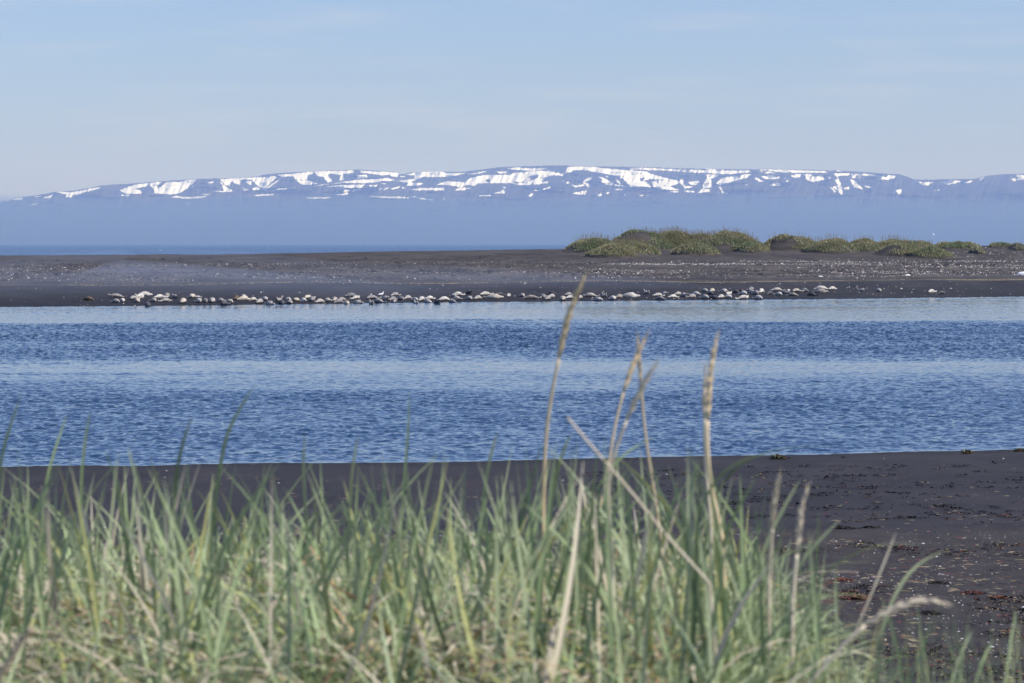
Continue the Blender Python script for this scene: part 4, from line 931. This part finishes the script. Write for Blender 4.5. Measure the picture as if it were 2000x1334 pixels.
        blades.append((P, np.array([w0, w0, w0 * 0.8, w0 * 0.3]), np.array([-math.sin(a), math.cos(a), 0.0]), c0 * b_, c1 * b_))
    # tall leaves that rise clear of the tussocks, each at its own distance
    tall = [([(497, 752), (470, 795), (441, 845), (432, 900), (420, 970), (412, 1060)], 5.4, 'green', 6.0), ([(42, 770), (20, 830), (5, 880), (-6, 950), (-10, 1040)], 5.8, 'green', 5.0),
            ([(177, 800), (168, 850), (160, 910), (158, 1000)], 5.6, 'green', 5.0), ([(131, 808), (110, 870), (92, 930), (84, 1000)], 5.9, 'green', 5.0), ([(375, 812), (355, 870), (343, 930), (338, 1010)], 5.0, 'deep', 6),
            ([(800, 765), (797, 860), (790, 930), (786, 1020)], 6.0, 'green', 4.6), ([(972, 845), (960, 880), (946, 950), (940, 1020)], 5.6, 'blue', 5.5), ([(1850, 1075), (1800, 1092), (1762, 1135), (1735, 1190), (1715, 1260)], 4.6, 'blue', 6),
            ([(1800, 1064), (1750, 1060), (1700, 1068), (1655, 1085), (1600, 1130)], 4.7, 'blue', 5), ([(1750, 1040), (1735, 1080), (1715, 1130), (1690, 1190), (1660, 1260)], 5.0, 'straw', 4), ([(1642, 1014), (1600, 1055), (1560, 1105), (1535, 1180)], 4.9, 'blue', 6),
            ([(1562, 938), (1540, 975), (1508, 1035), (1482, 1100), (1470, 1180)], 4.8, 'blue', 6), ([(1480, 928), (1445, 985), (1420, 1035), (1405, 1100)], 5.0, 'green', 5.5), ([(1530, 884), (1480, 888), (1430, 905), (1385, 950), (1360, 1020)], 4.9, 'green', 5),
            ([(1283, 852), (1240, 872), (1205, 900), (1170, 950)], 5.0, 'green', 6), ([(1115, 848), (1100, 880), (1082, 940), (1075, 1000)], 5.2, 'green', 6), ([(1600, 1000), (1597, 1060), (1592, 1130), (1585, 1200)], 5.1, 'green', 4.5),
            ([(1900, 1230), (1880, 1270), (1860, 1330), (1850, 1380)], 4.3, 'blue', 6), ([(1985, 1190), (1975, 1250), (1965, 1330), (1960, 1400)], 4.5, 'green', 5), ([(1790, 1180), (1800, 1240), (1812, 1310), (1820, 1380)], 4.5, 'blue', 6),
            ([(1720, 1160), (1745, 1230), (1760, 1300), (1770, 1370)], 4.6, 'green', 5), ([(1940, 1250), (1920, 1290), (1900, 1350)], 4.6, 'green', 5), ([(1630, 870), (1560, 872), (1500, 880), (1440, 905), (1400, 960)], 5.2, 'deep', 4.5),
            ([(700, 850), (690, 900), (684, 960), (680, 1040)], 5.4, 'blue', 5), ([(596, 850), (592, 900), (594, 960), (600, 1040)], 5.3, 'blue', 6), ([(250, 870), (262, 920), (280, 980), (300, 1060)], 4.8, 'blue', 6), ([(205, 880), (225, 930), (240, 990), (250, 1060)], 5.2, 'green', 5)]
    for poly, Y, kind, wpx in tall:
        q = poly[::-1]; n = len(q); D0 = Y
        px_, py_ = [p[0] for p in q], [p[1] for p in q]
        ss = np.linspace(0, n - 1, 11); bx = np.interp(ss, range(n), px_); by = np.interp(ss, range(n), py_)
        for it in range(2):
            bx[1:-1] = (bx[:-2] + 2 * bx[1:-1] + bx[2:]) / 4; by[1:-1] = (by[:-2] + 2 * by[1:-1] + by[2:]) / 4
        lean = rng.uniform(-0.15, 0.15)
        P = np.array([pt(bx[j], by[j], Y + lean * (j / 10.0) ** 1.3) for j in range(11)])
        root = P[0].copy(); g = float(near_h(root[0], root[1]))
        if root[2] > g: P = np.vstack([[root[0] + (P[0][0] - P[2][0]) * 0.6, root[1], g - 0.02], P])
        k = len(P); w0 = wpx * Y / F * 0.5 * 1.15
        W = w0 * np.interp(np.linspace(0, 1, k), [0, 0.3, 0.7, 0.9, 1], [0.8, 1, 0.85, 0.5, 0.08])
        c0, c1 = PAL[kind]; blades.append((P, W, np.array([1.0, rng.uniform(-0.5, 0.5), 0.0]), c0, c1))
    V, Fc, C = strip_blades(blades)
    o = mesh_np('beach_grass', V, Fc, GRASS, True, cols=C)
    tag(o, 'blue-green lyme grass filling the foreground', 'grass', kind='stuff')
fore_grass()

# ------------------------------------------------------------------ dry stalks, each a thing: stem and seed head
def straw_mat(name, a, b_):
    m, t, b = new_mat(name); tcn = N(t, 'ShaderNodeTexCoord')
    n = noise(t, mapped(t, tcn.outputs['Object'], (300, 300, 60)), 1.0, 3, 0.6)
    t.links.new(ramp(t, n, [(0.35, a), (0.65, b_)]), b.inputs['Base Color']); b.inputs['Roughness'].default_value = 0.6
    return m
TAN = straw_mat('tan_straw', (0.62, 0.48, 0.27), (0.78, 0.63, 0.40)); PALE = straw_mat('pale_straw', (0.60, 0.50, 0.36), (0.80, 0.71, 0.56)); DUN = straw_mat('dun_straw', (0.46, 0.36, 0.22), (0.62, 0.50, 0.33))
def stalk(poly, Y, stem_px, head_n, head_px, mat, headmat, label, seed):
    """poly runs from the tip down; the first head_n (fraction of length) is the seed head"""
    r = random.Random(seed); q = poly[::-1]; n = len(q)
    d = [0]
    for a, b_ in zip(q[:-1], q[1:]): d.append(d[-1] + math.hypot(b_[0] - a[0], b_[1] - a[1]))
    ss = np.linspace(0, d[-1], 25); bx = np.interp(ss, d, [p[0] for p in q]); by = np.interp(ss, d, [p[1] for p in q])
    for it in range(3):
        bx[1:-1] = (bx[:-2] + 2 * bx[1:-1] + bx[2:]) / 4; by[1:-1] = (by[:-2] + 2 * by[1:-1] + by[2:]) / 4
    lean = r.uniform(-0.12, 0.12)
    P = [pt(bx[j], by[j], Y + lean * j / 24.0) for j in range(25)]
    g = float(near_h(P[0][0], P[0][1])); low = P[0]
    if low[2] > g:
        dx = (P[0][0] - P[3][0]) * 0.8; P = [np.array([low[0] + dx, low[1], g - 0.02]), np.array([low[0] + dx * 0.5, low[1], (low[2] + g) / 2])] + P
    base = P[0].copy(); root = empty('grass_stalk', tuple(base)); P = [p - base for p in P]
    m = Y / F * 0.5; k = len(P); hk = int(round((1 - head_n) * (k - 1))) if head_n else k - 1
    stem_px *= 0.95; head_px *= 1.12; sr = stem_px * m
    sp = P[:hk + 1]; lofted('stem', [tuple(p) for p in sp], [(sr * (1.15 - 0.3 * j / len(sp)),) * 2 for j in range(len(sp))], mat, root, 7)
    if head_n:
        V = []; Fc = []
        hp = [Vector(p) for p in P[hk:]]
        hr = head_px * m
        nn = len(hp); prof = lambda f: 0.35 + 0.65 * math.sin(PI * min(1, (f * 0.92 + 0.08)) ** 0.8) if f < 1 else 0.1
        loft(V, Fc, [tuple(p) for p in hp], [(hr * 0.55 * prof(j / (nn - 1)),) * 2 for j in range(nn)], n=7)
        # overlapping husks up the spike
        total = sum((hp[j + 1] - hp[j]).length for j in range(nn - 1)); cnt = max(24, int(total / 0.004))
        for c_ in range(cnt):
            f = (c_ + r.random()) / cnt; jf = f * (nn - 1); j = min(int(jf), nn - 2); p = hp[j].lerp(hp[j + 1], jf - j); ax = (hp[j + 1] - hp[j]).normalized()
            a = c_ * 2.4 + r.uniform(-0.3, 0.3); s1 = ax.cross(Vector((0, 1, 0.01))).normalized(); s2 = ax.cross(s1); out = s1 * math.cos(a) + s2 * math.sin(a)
            rr = hr * prof(f); L_ = r.uniform(0.012, 0.019)
            loft(V, Fc, [tuple(p + out * rr * 0.35), tuple(p + out * rr * 0.85 + ax * L_ * 0.4), tuple(p + out * rr * 0.95 + ax * L_)], [(rr * 0.18,) * 2, (rr * 0.3,) * 2, (rr * 0.06,) * 2], n=4, cap=False)
        mesh_np('seed_head', V, Fc, headmat, True, root)
    tag(root, label, 'grass stalk', 'dry stalks standing above the grass')
stalk([(1143, 538), (1112, 605), (1096, 680), (1079, 760), (1068, 830), (1063, 900), (1061, 985)], 5.1, 7, 0.36, 13, TAN, TAN, 'tallest tan stalk, its seed head crossing the row of seals', 1)
stalk([(1264, 652), (1241, 700), (1216, 770), (1199, 840), (1190, 900), (1178, 965), (1165, 1010)], 5.3, 6, 0.30, 11, DUN, DUN, 'thin brown stalk leaning right, left of the paler crossing one', 2)
stalk([(1282, 709), (1246, 770), (1216, 840), (1194, 900), (1187, 945), (1190, 1010), (1196, 1070)], 4.9, 7, 0.30, 12, PALE, PALE, 'pale cream stalk leaning right from where the bent stem crosses', 3)
stalk([(1108, 815), (1150, 866), (1186, 906), (1250, 982), (1302, 1048), (1356, 1106), (1386, 1141)], 4.5, 5.5, 0, 0, PALE, PALE, 'long bare pale stem snapped over, slanting down to the right', 4)
stalk([(1245, 655), (1250, 720), (1256, 810), (1265, 885), (1278, 965), (1290, 1050)], 5.6, 6, 0.25, 8, DUN, DUN, 'thin brown upright stalk right of the two leaning stalks', 5)
stalk([(1402, 652), (1389, 710), (1384, 790), (1381, 860), (1386, 940), (1400, 1000), (1412, 1060)], 5.0, 8, 0.38, 12, TAN, TAN, 'tall tan upright stalk, the right one of the close pair', 6)
stalk([(1378, 718), (1376, 790), (1377, 870), (1381, 950), (1388, 1020)], 5.3, 7, 0.3, 10, PALE, PALE, 'paler shorter stalk just left of the tall upright tan one', 7)
stalk([(1523, 926), (1513, 975), (1509, 1020), (1505, 1065), (1502, 1125)], 4.7, 8, 0.5, 12, PALE, PALE, 'short upright cream stalk beside the sand, left of its twin', 8)
stalk([(1578, 950), (1565, 990), (1561, 1035), (1556, 1085), (1551, 1130), (1547, 1180)], 4.6, 9, 0.55, 12, PALE, PALE, 'crooked pale stalk on the right of the two short cream ones', 9)
stalk([(1847, 1180), (1822, 1171), (1790, 1171), (1755, 1184), (1710, 1207), (1668, 1238), (1630, 1278), (1580, 1335), (1530, 1400)], 4.2, 9, 0.40, 15, PALE, PALE, 'pale drooping seed stalk bending right over the beach debris', 10)
stalk([(62, 1225), (40, 1255), (15, 1295), (-8, 1335)], 3.0, 14, 0, 0, DUN, DUN, 'blurred brown stem in the lower left corner', 11)

# ------------------------------------------------------------------ air: haze, the fog bank on the sea, thin mist over the bar
def vol_mat(name, dens, col, aniso=0.0, absorb=(1, 1, 1)):
    m = bpy.data.materials.new(name); m.use_nodes = True; t = m.node_tree; t.nodes.clear()
    v = N(t, 'ShaderNodeVolumePrincipled'); v.inputs['Color'].default_value = tuple(col) + (1,); v.inputs['Density'].default_value = dens
    v.inputs['Anisotropy'].default_value = aniso; v.inputs['Absorption Color'].default_value = tuple(absorb) + (1,)
    o = N(t, 'ShaderNodeOutputMaterial'); t.links.new(v.outputs[0], o.inputs['Volume']); return m
def box(name, x0, x1, y0, y1, z0, z1, mat):
    V = [(x, y, z) for z in (z0, z1) for y in (y0, y1) for x in (x0, x1)]
    Fc = [(0, 2, 3, 1), (4, 5, 7, 6), (0, 1, 5, 4), (2, 6, 7, 3), (0, 4, 6, 2), (1, 3, 7, 5)]
    return mesh_np(name, V, Fc, mat, False)
hz = box('haze', -9500, 9500, -60, 29500, -70, 720, vol_mat('haze_air', 5.6e-5, (0.38, 0.54, 1.0)))
tag(hz, 'thin blue haze in the air', 'haze', kind='stuff')
def fog_bank():
    xs = np.linspace(-6500, 6500, 160); top = 322 + fbm(xs / 700.0, xs * 0, 4) * 60
    Ya, Yb, Yt = 12500.0, 19300.0, 19000.0
    V = []
    for x, h in zip(xs, top):
        V += [(x, Ya, 0.3), (x, Yt - 900 * abs(math.sin(x / 700.0)), h), (x, Yb, 0.3)]
    n = len(xs); Fc = []
    for i in range(n - 1):
        a = i * 3; b_ = a + 3
        Fc += [(a, b_, b_ + 1, a + 1), (a + 1, b_ + 1, b_ + 2, a + 2), (a + 2, b_ + 2, b_, a)]
    V += [tuple(V[0]), tuple(V[(n - 1) * 3])]
    Fc += [(0, 1, 2, len(V) - 2), ((n - 1) * 3 + 2, (n - 1) * 3 + 1, (n - 1) * 3, len(V) - 1)]
    o = mesh_np('fog_bank', V, Fc, vol_mat('sea_fog', 0.0007, (0.23, 0.34, 0.48), 0.0, (0, 0, 0)), False)
    tag(o, 'blue bank of sea fog hiding the foot of the mountains', 'fog', kind='stuff')
fog_bank()

def mist(name, label, x0, x1, y0, y1, h, dens, seed):
    r = np.random.default_rng(seed); nu, nv = 48, 16
    th = np.linspace(0, 2 * PI, nu, endpoint=False); V = []; cx, cy = (x0 + x1) / 2, (y0 + y1) / 2
    lob = 1 + 0.10 * np.sin(3 * th + seed) + 0.07 * np.sin(7 * th + 2 * seed)
    for j in range(nv):
        ph = -PI / 2 + PI * (j + 0.5) / nv
        for i in range(nu):
            V.append((cx + math.cos(th[i]) * math.cos(ph) * (x1 - x0) / 2 * lob[i], cy + math.sin(th[i]) * math.cos(ph) * (y1 - y0) / 2 * lob[i], h * math.sin(ph) * (0.8 + 0.2 * math.sin(th[i] * 5 + seed))))
    Fc = [(j * nu + i, j * nu + (i + 1) % nu, (j + 1) * nu + (i + 1) % nu, (j + 1) * nu + i) for j in range(nv - 1) for i in range(nu)]
    V += [(cx, cy, -h), (cx, cy, h * 0.8)]; a, b_ = len(V) - 2, len(V) - 1
    for i in range(0, nu, 2): Fc.append((i, a, (i + 2) % nu, i + 1)); k = (nv - 1) * nu; Fc.append((k + i, k + i + 1, k + (i + 2) % nu, b_))
    o = mesh_np(name, V, Fc, vol_mat(name + '_air', dens, (0.62, 0.74, 1.0), 0.0, (0, 0, 0)), False); tag(o, label, 'mist', kind='stuff')
mist('mist', 'thin pale mist drifting over the left part of the sandbar', -95, 14, 240, 318, 3.6, 0.0080, 1)
mist('mist', 'faint mist over the crest of the sandbar at left', -90, -8, 290, 440, 4.6, 0.0030, 4)
